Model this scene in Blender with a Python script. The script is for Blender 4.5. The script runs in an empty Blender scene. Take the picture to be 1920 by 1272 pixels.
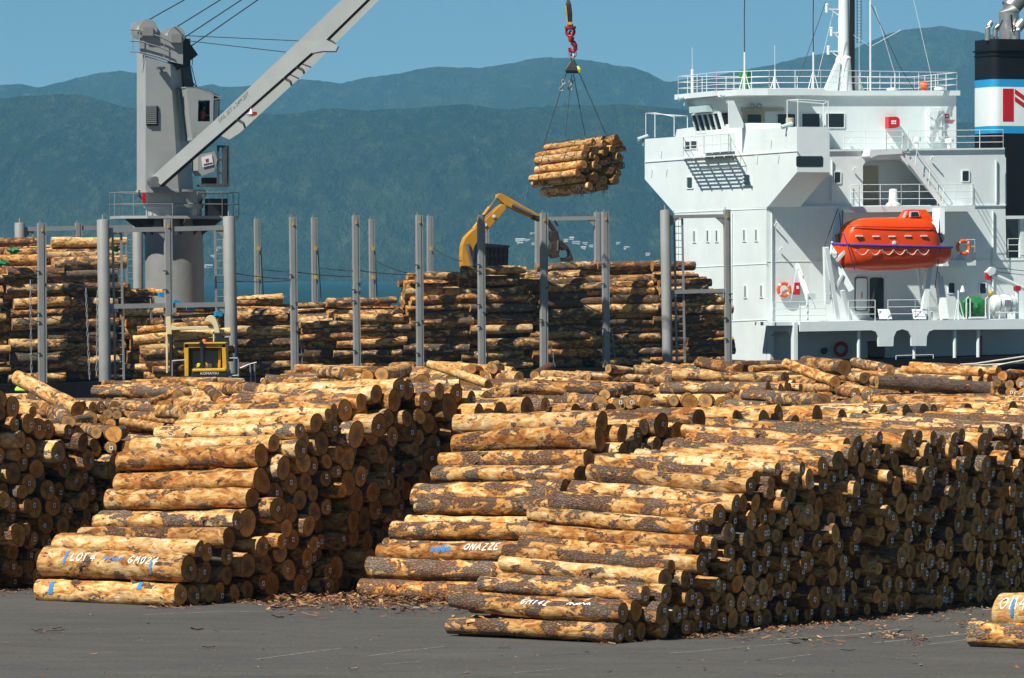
import bpy, math, random
import numpy as np
from mathutils import Vector, Matrix, noise as mnoise
from mathutils.bvhtree import BVHTree

SC = bpy.context.scene
COL = SC.collection
rng = random.Random(7)
R_ = math.radians
Vec = Vector

# ------------------------------------------------------------------ camera model (real telephoto view from a raised quay building)
FPX, HCAM, HZ = 9500.0, 6.6, 516.0
PITCH = math.atan((636 - HZ) / FPX)
_F = Vec((0, math.cos(PITCH), -math.sin(PITCH)))
_U = Vec((0, math.sin(PITCH), math.cos(PITCH)))
CAM = Vec((0, 0, HCAM))


def ray(px, py):
    return _F + Vec(((px - 960) / FPX, 0, 0)) + _U * ((636 - py) / FPX)


def P(px, py, Y):
    d = ray(px, py)
    return CAM + d * (Y / d.y)


def PL(px, py, pt, n):
    d = ray(px, py)
    return CAM + d * ((pt - CAM).dot(n) / d.dot(n))


def G(px, py, z=0.0):
    return PL(px, py, Vec((0, 0, z)), Vec((0, 0, 1)))


# ship frame: a = along the ship (aft, to the right and away), v = across (away)
TH = R_(18)
AX = Vec((math.cos(TH), math.sin(TH), 0))
VX = Vec((-math.sin(TH), math.cos(TH), 0))
ZX = Vec((0, 0, 1))
SO = P(1437, 605, 293.8)


def S(px, py, off=0.0):
    return PL(px, py, SO + VX * off, VX)


def FR(px, py, so=0.0):
    return PL(px, py, SO + AX * so, AX)


# ------------------------------------------------------------------ object helpers
def tag(o, label=None, cat=None, group=None, kind=None):
    if label: o['label'] = label
    if cat: o['category'] = cat
    if group: o['group'] = group
    if kind: o['kind'] = kind
    return o


def thing(name, loc, label, cat, group=None):
    o = bpy.data.objects.new(name, None)
    COL.objects.link(o)
    o.location = loc
    return tag(o, label, cat, group)


def wloc(o):
    l = Vec((0, 0, 0))
    while o is not None:
        l += o.location
        o = o.parent
    return l


class MB:
    def __init__(s):
        s.v = []; s.f = []; s.m = []

    def face(s, pts, mi=0):
        b = len(s.v)
        s.v += [tuple(p) for p in pts]
        s.f.append(tuple(range(b, b + len(pts)))); s.m.append(mi)

    def prism(s, pts, ext, mi=0):
        """closed prism: outline pts pushed along ext"""
        n = len(pts); b = len(s.v); ext = Vec(ext)
        s.v += [tuple(p) for p in pts] + [tuple(Vec(p) + ext) for p in pts]
        s.f.append(tuple(range(b, b + n))); s.f.append(tuple(range(b + 2 * n - 1, b + n - 1, -1)))
        for i in range(n):
            j = (i + 1) % n
            s.f.append((b + i, b + n + i, b + n + j, b + j))
        s.m += [mi] * (n + 2)
        return s

    def loft(s, rings, cap=True, mi=0, closed=True):
        b = len(s.v); n = len(rings[0])
        for r in rings: s.v += [tuple(p) for p in r]
        k = n if closed else n - 1
        for i in range(len(rings) - 1):
            for j in range(k):
                q = (j + 1) % n
                s.f.append((b + i * n + j, b + i * n + q, b + (i + 1) * n + q, b + (i + 1) * n + j)); s.m.append(mi)
        if cap:
            s.f.append(tuple(range(b + n - 1, b - 1, -1))); s.m.append(mi)
            e = b + (len(rings) - 1) * n
            s.f.append(tuple(range(e, e + n))); s.m.append(mi)
        return s

    def bar(s, p, q, w, h=None, up=None, mi=0):
        """rectangular bar from p to q, w wide, h high"""
        p = Vec(p); q = Vec(q); h = h or w
        d = (q - p).normalized()
        up = Vec(up) if up is not None else (ZX if abs(d.z) < .9 else VX)
        x = d.cross(up).normalized(); y = x.cross(d).normalized()
        r = lambda c: [c + x * w / 2 + y * h / 2, c - x * w / 2 + y * h / 2, c - x * w / 2 - y * h / 2, c + x * w / 2 - y * h / 2]
        return s.loft([r(p), r(q)], mi=mi)

    def tube(s, pts, r, n=8, mi=0, r1=None):
        pts = [Vec(p) for p in pts]; rings = []
        m = len(pts)
        for i, c in enumerate(pts):
            d = (pts[min(i + 1, m - 1)] - pts[max(i - 1, 0)]).normalized()
            x = d.cross(ZX if abs(d.z) < .95 else VX).normalized(); y = x.cross(d)
            rr = r if r1 is None else r + (r1 - r) * i / max(1, m - 1)
            rings.append([c + (x * math.cos(k * 2 * math.pi / n) + y * math.sin(k * 2 * math.pi / n)) * rr for k in range(n)])
        return s.loft(rings, mi=mi)

    def box(s, c, sx, sy, sz, ax=None, mi=0):
        """box centred on c, sizes along (ax, perpendicular, z)"""
        ax = Vec(ax) if ax is not None else Vec((1, 0, 0))
        ay = ZX.cross(ax).normalized(); c = Vec(c)
        b = [c + ax * (i * sx / 2) + ay * (j * sy / 2) - ZX * sz / 2 for i, j in ((-1, -1), (1, -1), (1, 1), (-1, 1))]
        return s.prism(b, ZX * sz, mi)

    def lathe(s, c, axis, prof, n=20, mi=0):
        axis = Vec(axis).normalized()
        x = axis.cross(ZX if abs(axis.z) < .9 else Vec((1, 0, 0))).normalized(); y = x.cross(axis)
        rings = [[Vec(c) + axis * h + (x * math.cos(k * 2 * math.pi / n) + y * math.sin(k * 2 * math.pi / n)) * max(r, 1e-4) for k in range(n)] for r, h in prof]
        return s.loft(rings, mi=mi)

    def torus(s, c, axis, R, r, n=28, k=10, mi=0, a0=0, a1=2 * math.pi):
        axis = Vec(axis).normalized()
        x = axis.cross(ZX).normalized() if abs(axis.z) < .9 else Vec((1, 0, 0)); y = x.cross(axis)
        full = abs(a1 - a0 - 2 * math.pi) < 1e-6
        rings = []
        for i in range(n + 1):
            t = a0 + (a1 - a0) * i / n
            o = x * math.cos(t) + y * math.sin(t)
            rings.append([Vec(c) + o * (R + r * math.cos(q * 2 * math.pi / k)) + axis * (r * math.sin(q * 2 * math.pi / k)) for q in range(k)])
        return s.loft(rings, cap=not full, mi=mi)

    def build(s, name, mats, parent=None, smooth=False, loc=None, bevel=0):
        base = wloc(parent) if parent is not None else (Vec(loc) if loc is not None else Vec((0, 0, 0)))
        me = bpy.data.meshes.new(name)
        me.from_pydata([tuple(Vec(p) - base) for p in s.v], [], s.f)
        for m in (mats if isinstance(mats, (list, tuple)) else [mats]): me.materials.append(m)
        me.polygons.foreach_set('material_index', s.m)
        if smooth:
            me.polygons.foreach_set('use_smooth', [True] * len(s.f))
            me.set_sharp_from_angle(angle=R_(35))
        me.update()
        import bmesh
        bm = bmesh.new(); bm.from_mesh(me)
        bmesh.ops.recalc_face_normals(bm, faces=bm.faces[:])
        bm.to_mesh(me); bm.free()
        o = bpy.data.objects.new(name, me)
        COL.objects.link(o)
        if parent is not None: o.parent = parent
        elif loc is not None: o.location = loc
        if bevel:
            b = o.modifiers.new('bevel', 'BEVEL'); b.width = bevel; b.segments = 2; b.limit_method = 'ANGLE'
        return o


def text_pts(txt, size=1.0):
    """flat text as (2D verts, faces)"""
    cu = bpy.data.curves.new('txt', 'FONT'); cu.body = txt; cu.size = size; cu.align_x = 'CENTER'; cu.align_y = 'CENTER'
    cu.resolution_u = 2
    o = bpy.data.objects.new('txt', cu); COL.objects.link(o)
    dg = bpy.context.evaluated_depsgraph_get()
    me = o.evaluated_get(dg).to_mesh()
    v = [(p.co.x, p.co.y) for p in me.vertices]; f = [tuple(p.vertices) for p in me.polygons]
    o.evaluated_get(dg).to_mesh_clear()
    bpy.data.objects.remove(o); bpy.data.curves.remove(cu)
    return v, f


def flat_text(mb, txt, size, c, right, up, mi=0):
    v, f = text_pts(txt, size)
    b = len(mb.v)
    mb.v += [tuple(Vec(c) + Vec(right) * x + Vec(up) * y) for x, y in v]
    mb.f += [tuple(i + b for i in q) for q in f]; mb.m += [mi] * len(f)


# ------------------------------------------------------------------ materials
class NT:
    def __init__(s, name, world=False):
        s.mat = bpy.data.materials.new(name); s.mat.use_nodes = True
        s.t = s.mat.node_tree; s.b = s.t.nodes['Principled BSDF']

    def n(s, typ, ins=None, **kw):
        x = s.t.nodes.new(typ)
        for k, val in kw.items(): setattr(x, k, val)
        for k, val in (ins or {}).items():
            if isinstance(val, bpy.types.NodeSocket): s.t.links.new(val, x.inputs[k])
            else: x.inputs[k].default_value = val
        return x

    def set(s, **kw):
        for k, val in kw.items():
            k = k.replace('_', ' ')
            if isinstance(val, bpy.types.NodeSocket): s.t.links.new(val, s.b.inputs[k])
            else: s.b.inputs[k].default_value = val

    def math(s, op, a, b=0.0, c=0.0, clamp=False):
        x = s.n('ShaderNodeMath', {0: a, 1: b, 2: c}, operation=op); x.use_clamp = clamp
        return x.outputs[0]

    def mix(s, fac, a, b, mode='MIX'):
        x = s.n('ShaderNodeMix', data_type='RGBA', blend_type=mode)
        for i, val in ((0, fac), (6, a), (7, b)):
            if isinstance(val, bpy.types.NodeSocket): s.t.links.new(val, x.inputs[i])
            else: x.inputs[i].default_value = val if i == 0 else (tuple(val) + (1,))[:4]
        return x.outputs[2]

    def noise(s, vec, scale, detail=4, rough=.55, dist=0.0):
        return s.n('ShaderNodeTexNoise', {'Vector': vec, 'Scale': scale, 'Detail': detail, 'Roughness': rough, 'Distortion': dist}).outputs['Fac']

    def vmul(s, vec, k):
        return s.n('ShaderNodeVectorMath', {0: vec, 1: k}, operation='MULTIPLY').outputs[0]

    def rng(s, val, a, b, c=0.0, d=1.0, smooth=False):
        x = s.n('ShaderNodeMapRange', {0: val, 3: c, 4: d})
        for i, q in ((1, a), (2, b)):
            if isinstance(q, bpy.types.NodeSocket): s.t.links.new(q, x.inputs[i])
            else: x.inputs[i].default_value = q
        if smooth: x.interpolation_type = 'SMOOTHSTEP'
        return x.outputs[0]

    def ramp(s, fac, stops):
        x = s.n('ShaderNodeValToRGB', {0: fac}); e = x.color_ramp.elements
        while len(e) < len(stops): e.new(.5)
        for el, (p, c) in zip(e, stops): el.position = p; el.color = tuple(c) + (1,)
        return x.outputs[0]

    def attr(s, name):
        return s.n('ShaderNodeAttribute', attribute_name=name)

    def obj(s):
        return s.n('ShaderNodeTexCoord').outputs['Object']

    def bump(s, h, dist=.02, strength=1.0):
        s.set(Normal=s.n('ShaderNodeBump', {'Height': h, 'Distance': dist, 'Strength': strength}).outputs[0])


def paint(name, c, rough=.45, var=.12, scale=1.2, metal=0.0, dirt=0.0, dirtc=(.25, .17, .1), spec=.5):
    t = NT(name); co = t.obj()
    a = t.noise(co, scale, 5, .6); f = t.noise(co, scale * 9, 3, .6)
    k = t.rng(t.math('ADD', t.math('MULTIPLY', a, .7), t.math('MULTIPLY', f, .3)), .3, .7, 1 - var, 1 + var * .5)
    col = t.mix(1.0, c, t.n('ShaderNodeCombineColor', {0: k, 1: k, 2: k}).outputs[0], 'MULTIPLY')
    if dirt:
        st = t.noise(t.vmul(co, (1.5, 1.5, .12)), 2.2, 6, .7)
        d = t.math('MULTIPLY', t.rng(st, .55, .8, 0, 1), dirt)
        col = t.mix(d, col, dirtc)
        s2 = t.noise(t.vmul(co, (5.0, 5.0, .22)), 1.6, 5, .75)
        col = t.mix(t.math('MULTIPLY', t.rng(s2, .60, .74, 0, 1), min(1, dirt * 1.6)), col, tuple(q * .72 for q in c))
        s3 = t.noise(t.vmul(co, (2.5, 2.5, .5)), 1.9, 6, .8)
        col = t.mix(t.math('MULTIPLY', t.rng(s3, .68, .76, 0, 1), min(1, dirt * 1.8)), col, (.30, .17, .09))
        t.bump(t.noise(co, .9, 2, .5), .05, .35)
    t.set(Base_Color=col, Roughness=t.rng(a, .3, .7, rough * .85, min(1, rough * 1.2)), Metallic=metal)
    t.b.inputs['Specular IOR Level'].default_value = spec
    return t.mat


def glassm(name, c=(.012, .016, .02), rough=.06):
    t = NT(name); t.set(Base_Color=c + (1,), Roughness=rough); t.b.inputs['Specular IOR Level'].default_value = .6
    return t.mat


M = {}
M['white'] = paint('white_ship_paint', (.755, .84, .835), .42, .06, .5, dirt=.24, dirtc=(.52, .46, .36))
M['rail'] = paint('white_rail_paint', (.8, .82, .82), .4, .06, 2)
M['grey'] = paint('grey_crane_paint', (.33, .352, .35), .5, .08, .6, dirt=.18, dirtc=(.24, .245, .24))
M['post'] = paint('grey_post_paint', (.275, .28, .27), .55, .14, .9, dirt=.5, dirtc=(.24, .2, .16))
M['darkgrey'] = paint('dark_grey_paint', (.07, .08, .085), .55, .15, 1.5)
M['hull'] = paint('black_hull_paint', (.006, .0065, .0075), .7, .15, .6, spec=.25)
M['black'] = paint('black_paint', (.012, .013, .016), .5, .2, 2)
M['funnel'] = paint('funnel_black_paint', (.006, .008, .012), .55, .2, .8, dirt=.25, dirtc=(.018, .028, .032), spec=.25)
M['blue'] = paint('bright_blue_paint', (.015, .30, .60), .4, .05, 1)
M['red'] = paint('red_paint', (.55, .012, .02), .4, .1, 2)
M['orange'] = paint('orange_gelcoat', (.84, .072, .003), .32, .08, 1.2, dirt=.06)
M['ring'] = paint('orange_life_ring', (.80, .12, .02), .5, .08, 3)
M['purple'] = paint('purple_fender', (.07, .05, .33), .6, .2, 3)
M['yellow'] = paint('yellow_machine_paint', (.62, .35, .015), .5, .2, 1.5, dirt=.4)
M['amber'] = paint('amber_excavator_paint', (.56, .27, .02), .5, .2, 1.5, dirt=.4)
M['cream'] = paint('cream_steel_paint', (.68, .57, .32), .5, .12, 1.5, dirt=.3)
M['steel'] = paint('worn_steel', (.34, .33, .31), .38, .2, 2, metal=.75)
M['alu'] = paint('bare_exhaust_metal', (.52, .51, .48), .35, .15, 1.5, metal=.8, dirt=.25, dirtc=(.2, .15, .1))
M['rusty'] = paint('rusty_dark_steel', (.045, .033, .026), .6, .35, 2, metal=.3, dirt=.4)
M['cable'] = paint('dark_cable', (.035, .037, .04), .6, .2, 5)
M['chain'] = paint('galvanised_chain', (.33, .34, .36), .5, .2, 5, metal=.4)
M['rope'] = paint('pale_rope', (.74, .70, .60), .8, .1, 5)
M['green'] = paint('green_tarpaulin', (.02, .20, .06), .6, .25, 2)
M['lime'] = paint('lime_green_cloth', (.36, .80, .08), .7, .1, 3)
M['lyellow'] = paint('hi_vis_yellow', (.65, .72, .02), .5, .1, 3)
M['rubber'] = paint('black_rubber', (.018, .018, .019), .8, .2, 3)
M['tan'] = paint('tan_door_paint', (.43, .39, .29), .5, .06, 1)
M['bluegrey'] = paint('pale_searchlight_paint', (.48, .62, .63), .5, .08, 2)
M['skin'] = paint('skin', (.42, .22, .14), .5, .1, 6)
M['hair'] = paint('dark_hair', (.02, .014, .01), .6, .2, 6)
M['paper'] = paint('white_paper', (.82, .83, .86), .7, .03, 8)
M['hookred'] = paint('dark_red_paint', (.33, .010, .018), .45, .2, 3, dirt=.3)
M['ink'] = paint('dark_ink', (.05, .06, .09), .7, .1, 8)
M['chalkw'] = paint('white_marking_paint', (.86, .86, .84), .8, .1, 6)
M['chalkb'] = paint('blue_marking_paint', (.05, .22, .50), .8, .25, 9)
M['chalko'] = paint('orange_marking_paint', (.80, .14, .04), .8, .2, 9)
M['roofw'] = paint('far_white_wall', (.45, .45, .42), .7, .05, .1)
M['roofg'] = paint('far_roof', (.28, .27, .26), .7, .1, .1)
M['glass'] = glassm('dark_window_glass')
M['cabglass'] = glassm('machine_cab_glass', (.07, .10, .125), .1)


def bark_mat():
    t = NT('pine_log_bark')
    lc = t.attr('lc').outputs['Vector']; lv = t.attr('lv')
    sep = t.n('ShaderNodeSeparateColor', {0: lv.outputs['Color']})
    peel, hue, bri = sep.outputs
    n1 = t.noise(t.vmul(lc, (.8, 1.5, 1.5)), 2.3, 3, .55, .7)
    n2 = t.noise(t.vmul(lc, (1, 1.5, 1.5)), 10, 4, .6, .5)
    n1b = t.math('ADD', n1, t.math('MULTIPLY', t.math('SUBTRACT', n2, .5), .34))
    thr = t.math('ADD', t.math('MULTIPLY', t.math('SUBTRACT', peel, .5), .46), .5)
    dlt = t.math('SUBTRACT', n1b, thr)
    bark = t.rng(dlt, -.003, .005, 0, 1)
    nb_ = t.math('SUBTRACT', 1.0, bark)
    halo = t.math('MULTIPLY', t.rng(dlt, -.10, -.01, 0, .55), nb_)
    edge = t.math('MULTIPLY', t.rng(dlt, -.026, -.006, 0, .85), nb_)
    # peeled wood
    n3 = t.noise(t.vmul(lc, (1.25, 2.6, 2.6)), 2.7, 5, .58, .8)
    tone = t.math('ADD', n3, t.math('MULTIPLY', t.math('SUBTRACT', hue, .56), .17))
    wood = t.ramp(tone, [(.31, (.24, .080, .016)), (.42, (.50, .215, .052)), (.50, (.68, .375, .125)), (.58, (.78, .525, .235)), (.69, (.89, .70, .43))])
    grey = t.noise(t.vmul(lc, (.5, 1.2, 1.2)), 3.1, 3, .6)
    wood = t.mix(t.rng(grey, .56, .68, 0, .5), wood, (.50, .41, .265))
    n5 = t.noise(t.vmul(lc, (.7, 13, 13)), 5, 4, .7)
    wood = t.mix(t.rng(n5, .5, .72, 0, .5), wood, (.33, .135, .036))
    n6 = t.noise(t.vmul(lc, (1.2, 3.2, 3.2)), 6, 4, .7, .6)
    wood = t.mix(t.rng(n6, .58, .66, 0, .8), wood, (.20, .075, .022))
    kn = t.n('ShaderNodeTexVoronoi', {'Vector': t.vmul(lc, (1, 1.3, 1.3)), 'Scale': 3.6}).outputs['Distance']
    wood = t.mix(t.rng(kn, .06, .11, .8, 0), wood, (.13, .05, .02))
    # bark
    n4 = t.noise(t.vmul(lc, (3.2, 15, 15)), 1.9, 5, .7, .8)
    fis = t.n('ShaderNodeTexVoronoi', {'Vector': t.vmul(lc, (.45, 1, 1)), 'Scale': 24.0}, feature='DISTANCE_TO_EDGE').outputs['Distance']
    bk = t.ramp(n4, [(.28, (.055, .043, .034)), (.39, (.170, .135, .102)), (.53, (.26, .213, .165)), (.72, (.38, .325, .26))])
    redk = t.ramp(n4, [(.28, (.045, .020, .011)), (.44, (.195, .095, .050)), (.68, (.36, .20, .115))])
    bk = t.mix(t.rng(t.math('ADD', grey, t.math('MULTIPLY', t.math('SUBTRACT', hue, .5), .30)), .40, .58, .9, .15), bk, redk)
    bk = t.mix(t.rng(fis, .0, .10, .55, 0), bk, (.03, .018, .012))
    col = t.mix(halo, wood, (.50, .21, .055))
    col = t.mix(edge, col, (.11, .036, .012))
    col = t.mix(bark, col, bk)
    kk = t.rng(bri, 0, 1, .68, 1.12)
    col = t.mix(1.0, col, t.n('ShaderNodeCombineColor', {0: kk, 1: kk, 2: kk}).outputs[0], 'MULTIPLY')
    t.set(Base_Color=col, Roughness=.82)
    t.b.inputs['Specular IOR Level'].default_value = .25
    h = t.math('ADD', t.math('MULTIPLY', bark, .75), t.math('MULTIPLY', t.math('MULTIPLY', bark, t.math('ADD', n4, t.math('MULTIPLY', t.rng(fis, 0, .15), .6))), .8))
    h = t.math('ADD', h, t.math('ADD', t.math('MULTIPLY', n5, .35), t.math('MULTIPLY', n3, .35)))
    t.bump(h, .045, 1.0)
    return t.mat


def end_mat():
    t = NT('sawn_log_end')
    lc = t.attr('lc').outputs['Vector']; lv = t.attr('lv')
    sep = t.n('ShaderNodeSeparateColor', {0: lv.outputs['Color']})
    rr, hue, bri = sep.outputs
    fl = t.vmul(lc, (0, 1, 1))
    rad = t.n('ShaderNodeVectorMath', {0: fl}, operation='LENGTH').outputs['Value']
    n1 = t.noise(lc, 5, 4, .6); n2 = t.noise(lc, 22, 4, .65)
    ring = t.math('SINE', t.math('ADD', t.math('MULTIPLY', rad, 330.0), t.math('MULTIPLY', n1, 14.0)))
    base = t.mix(t.rng(n1, .35, .65), (.58, .23, .050), (.76, .385, .105))
    base = t.mix(t.rng(hue, .2, .9, 0, .7), base, (.62, .38, .13))
    heart = t.rng(t.math('ADD', rr, t.math('MULTIPLY', n1, .5)), .45, .95, .55, 0, True)
    base = t.mix(heart, base, (.34, .115, .025))
    base = t.mix(t.math('MULTIPLY', t.rng(ring, -1, 1), .22), base, (.20, .095, .035))
    saw = t.n('ShaderNodeTexWave', {'Vector': lc, 'Scale': 16.0, 'Distortion': 3.0, 'Detail': 2.0}, bands_direction='Y').outputs['Fac']
    base = t.mix(t.math('MULTIPLY', t.rng(hue, .55, .8, 0, .4), saw), base, (.26, .14, .06))
    base = t.mix(t.rng(n2, .56, .75, 0, .55), base, (.15, .075, .035))
    dye = t.math('MULTIPLY', t.rng(t.math('ADD', rr, t.math('MULTIPLY', n2, .8)), .55, .85, 1, 0), t.rng(hue, .5, .52, 0, .6))
    base = t.mix(dye, base, (.10, .15, .19))
    dn = t.n('ShaderNodeVectorMath', {0: fl}, operation='NORMALIZE').outputs[0]
    sd = t.n('ShaderNodeCombineXYZ', {0: t.math('MULTIPLY', hue, 37.0)}).outputs[0]
    crk = t.noise(t.n('ShaderNodeVectorMath', {0: t.vmul(dn, (1.6, 1.6, 1.6)), 1: sd}, operation='ADD').outputs[0], 1.0, 3, .6)
    crk = t.math('MULTIPLY', t.rng(t.math('ABSOLUTE', t.math('SUBTRACT', crk, .5)), .004, .014, .75, 0), t.rng(rr, .75, .9, 1, 0))
    base = t.mix(crk, base, (.06, .025, .01))
    sap = t.noise(lc, 2.6, 3, .6)
    base = t.mix(t.math('MULTIPLY', t.rng(sap, .52, .66, 0, .28), t.rng(rr, .3, .9)), base, (.24, .20, .15))
    rim = t.rng(t.math('ADD', rr, t.math('MULTIPLY', n2, .12)), .98, 1.0, 0, 1)
    base = t.mix(rim, base, (.10, .05, .025))
    kk = t.rng(bri, 0, 1, .55, 1.15)
    base = t.mix(1.0, base, t.n('ShaderNodeCombineColor', {0: kk, 1: kk, 2: kk}).outputs[0], 'MULTIPLY')
    t.set(Base_Color=base, Roughness=.85)
    t.b.inputs['Specular IOR Level'].default_value = .2
    t.bump(t.math('ADD', n2, t.math('MULTIPLY', saw, .3)), .006, .7)
    return t.mat


M['bark'] = bark_mat(); M['end'] = end_mat()
HAZE_C = (.23, .67, 1.0); HAZE_D = 5.5e-5
SKY_LIFT = 0.0; SKY_S = .05; SUN_S = 5.0; EXPO = .4; SKY_T = (1.08, 1.27, 1.17)
# ------------------------------------------------------------------ logs
LOGS = []          # every log in the scene
RL = Vec((.559, .829, 0)); LL = Vec((-.829, .559, 0))      # wharf stacks: along the stack front / along the logs (away, left)
ORD = ['', 'first', 'second', 'third', 'fourth', 'fifth', 'sixth', 'seventh', 'eighth', 'ninth', 'tenth', 'eleventh', 'twelfth',
       'thirteenth', 'fourteenth', 'fifteenth', 'sixteenth', 'seventeenth', 'eighteenth', 'nineteenth', 'twentieth']
_T = ['', '', 'twenty', 'thirty', 'forty', 'fifty', 'sixty', 'seventy']


def ordn(n):
    if n <= 20: return ORD[n]
    if n % 10 == 0: return _T[n // 10][:-1] + 'ieth'
    return _T[n // 10] + '-' + ORD[n % 10]


def add_log(p, d, L, r0, r1, pile, layer=1, k=1, peel=None, tagp=0.0, hi=1, mark=None, bend=None):
    i = len(LOGS)
    LOGS.append(dict(p=Vec(p), d=Vec(d).normalized(), L=L, r0=r0, r1=r1, seed=1000 + i, pile=pile, layer=layer, k=k,
                     peel=rng.choice((rng.uniform(.2, .55), rng.uniform(.45, .8), rng.uniform(.6, .95))) if peel is None else peel,
                     hue=rng.random(), bri=rng.random(), tag=rng.random() < tagp, hi=hi, mark=mark,
                     bend=rng.gauss(0, .017) if bend is None else bend))
    return LOGS[-1]


def prof_fn(pts):
    xs = [p[0] for p in pts]; ys = [p[1] for p in pts]
    return lambda t: float(np.interp(t, xs, ys))


def pack(tmin, tmax, prof, rf, seeds=(), nmax=900):
    """circles dropped one by one into the lowest resting place that stays under a height profile"""
    C = [list(q) for q in seeds]
    fails = 0
    nr = np.random.RandomState(len(LOGS) + 5)
    px_ = np.arange(tmin, tmax + 1e-6, .03); pf = np.array([prof(x) for x in px_])
    while len(C) < nmax and fails < 5:
        r = rf()
        m = (px_ >= tmin + r) & (px_ <= tmax - r); xs = px_[m]; top = pf[m]
        y = np.full(len(xs), r)
        if C:
            A = np.array(C); dx = np.abs(xs[:, None] - A[None, :, 0]); R2 = A[None, :, 2] + r
            y = np.maximum(y, np.where(dx < R2, A[None, :, 1] + np.sqrt(np.maximum(R2 * R2 - dx * dx, 0)), -1).max(1))
        ok = y + r <= top + .04
        if not ok.any(): fails += 1; continue
        fails = 0
        sc = np.where(ok, y + .22 * np.sin(xs * 2.1 + r * 40) * .3 + nr.uniform(0, .04, len(xs)), 99)
        k = int(sc.argmin())
        # slide down to the nearest two-point rest
        while True:
            b = [q for q in (k - 1, k + 1) if 0 <= q < len(xs) and y[q] < y[k] - 1e-4 and ok[q]]
            if not b: break
            k = min(b, key=lambda q: y[q])
        C.append([float(xs[k]), float(y[k]), r])
    return C


def ranks(C, pitch=.37):
    out = {}
    lay = {}
    for i, c in enumerate(C): lay.setdefault(int(max(0, c[1] - .02) / pitch) + 1, []).append(i)
    for l, ids in lay.items():
        ids.sort(key=lambda i: C[i][0])
        for k, i in enumerate(ids): out[i] = (l, k + 1)
    return out


def stack(pile, P0, tmin, tmax, prof, rlo, rhi, seeds=(), L=3.65, peel=None, jit=.12, tagp=.6, marks={}, step_t=1.0):
    C = pack(tmin, tmax, prof_fn(prof), lambda: min(rhi, max(rlo, rng.gauss((rlo + rhi) / 2 - .01, (rhi - rlo) / 3.2))), seeds)
    rk = ranks(C)
    for i, (t, h, r) in enumerate(C):
        j = rng.gauss(0, jit * (.65 if pile == 'front' else .9))
        if rng.random() < (.15 if pile == 'front' else .24): j -= rng.uniform(.1, .42)
        if rng.random() < (.06 if pile == 'front' else .15): j += rng.uniform(.1, .4)
        tz = {'front': .040 * min(1, max(0, h - .3) / .7), 'left': -.042 * min(1, max(0, h - .9) / 1.6), 'middle': -.036 * min(1, max(0, h - .3) / .9), 'far left': .01}[pile]
        if i < len(seeds): j *= .2
        d = (LL + RL * rng.gauss(0, .014) + ZX * (tz + rng.gauss(0, .010))).normalized()
        tp = rng.uniform(.80, .97)
        rr = (r, r * tp) if rng.random() < .6 else (r * tp, r)
        l, k = rk[i]
        add_log(P0 + RL * t + ZX * h + LL * j, d, L * rng.uniform(.985, 1.02), rr[0], rr[1], pile, l, k, tagp=tagp, mark=marks.get(i), peel=min(.95, max(.2, rng.gauss(*{'front': (.55, .12), 'left': (.64, .12), 'middle': (.57, .13), 'far left': (.64, .12)}[pile]))))


C0 = G(1157, 1207); B0 = G(340, 1138); D0 = G(683, 1121) - LL * 3.65; A0 = B0 + LL * 6.3
stack('front', C0, 0, 25, [(0, .42), (.35, .85), (1.3, 1.08), (2.6, 1.85), (3.25, 2.3), (5.2, 3.05), (7, 3.1), (8.4, 3.6), (12, 3.5), (14.7, 3.6), (26, 3.5)], .128, .23,
      seeds=[(.0, .185, .185), (.40, .19, .19), (.80, .175, .175), (.17, .545, .195), (.60, .56, .2)], tagp=.62, marks={3: 'C'})
stack('left', B0, 0, 15.5, [(0, .5), (.1, 1.2), (.5, 1.3), (1.5, 1.65), (2.2, 2.0), (2.8, 3.1), (3.94, 3.6), (4.7, 3.85), (7.3, 4.4), (9.4, 4.3), (11.2, 3.95), (16, 3.8)], .165, .30,
      seeds=[(.0, .235, .235), (.52, .2, .2), (.95, .22, .22), (.22, .745, .31), (.78, .62, .21)], tagp=.35, marks={0: 'B0', 3: 'B'})
stack('middle', D0, 0, 21, [(0, .5), (.5, 1.1), (1.35, 1.8), (1.94, 2.15), (2.8, 2.85), (3.6, 3.8), (4.5, 3.65), (6.5, 3.8), (10, 3.75), (24, 3.6)], .175, .29,
      seeds=[(.0, .22, .22), (.5, .23, .23), (.27, .66, .215), (.62, 1.03, .22)], tagp=.3, marks={3: 'D'})
stack('far left', A0, .6, 12, [(0, .6), (1.5, 4.2), (2.6, 4.2), (3.4, 3.9), (4.7, 3.2), (6.6, 2.65), (9, 2.5), (12, 2.6)], .14, .275, tagp=.65)
# the pair of logs at the right edge, nearest of all, and the few behind them
F0 = G(1822, 1212)
for (t, h, r, mk, L, dl) in ((0, .225, .225, None, 3.8, 0), (.5, .22, .22, None, 3.7, -.3), (.27, .65, .30, 'F', 3.6, -.42), (.95, .2, .2, None, 3.7, -.6), (.8, .6, .2, None, 3.6, -.5)):
    d = (LL + RL * rng.gauss(0, .012)).normalized()
    add_log(F0 + RL * t + ZX * h + LL * dl - d * L, d, L, r, r * 1.04, 'right edge', 1 if h < .4 else 2, 1 + int(t / .45), mark=mk, peel=.85 if mk else .45)

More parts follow.
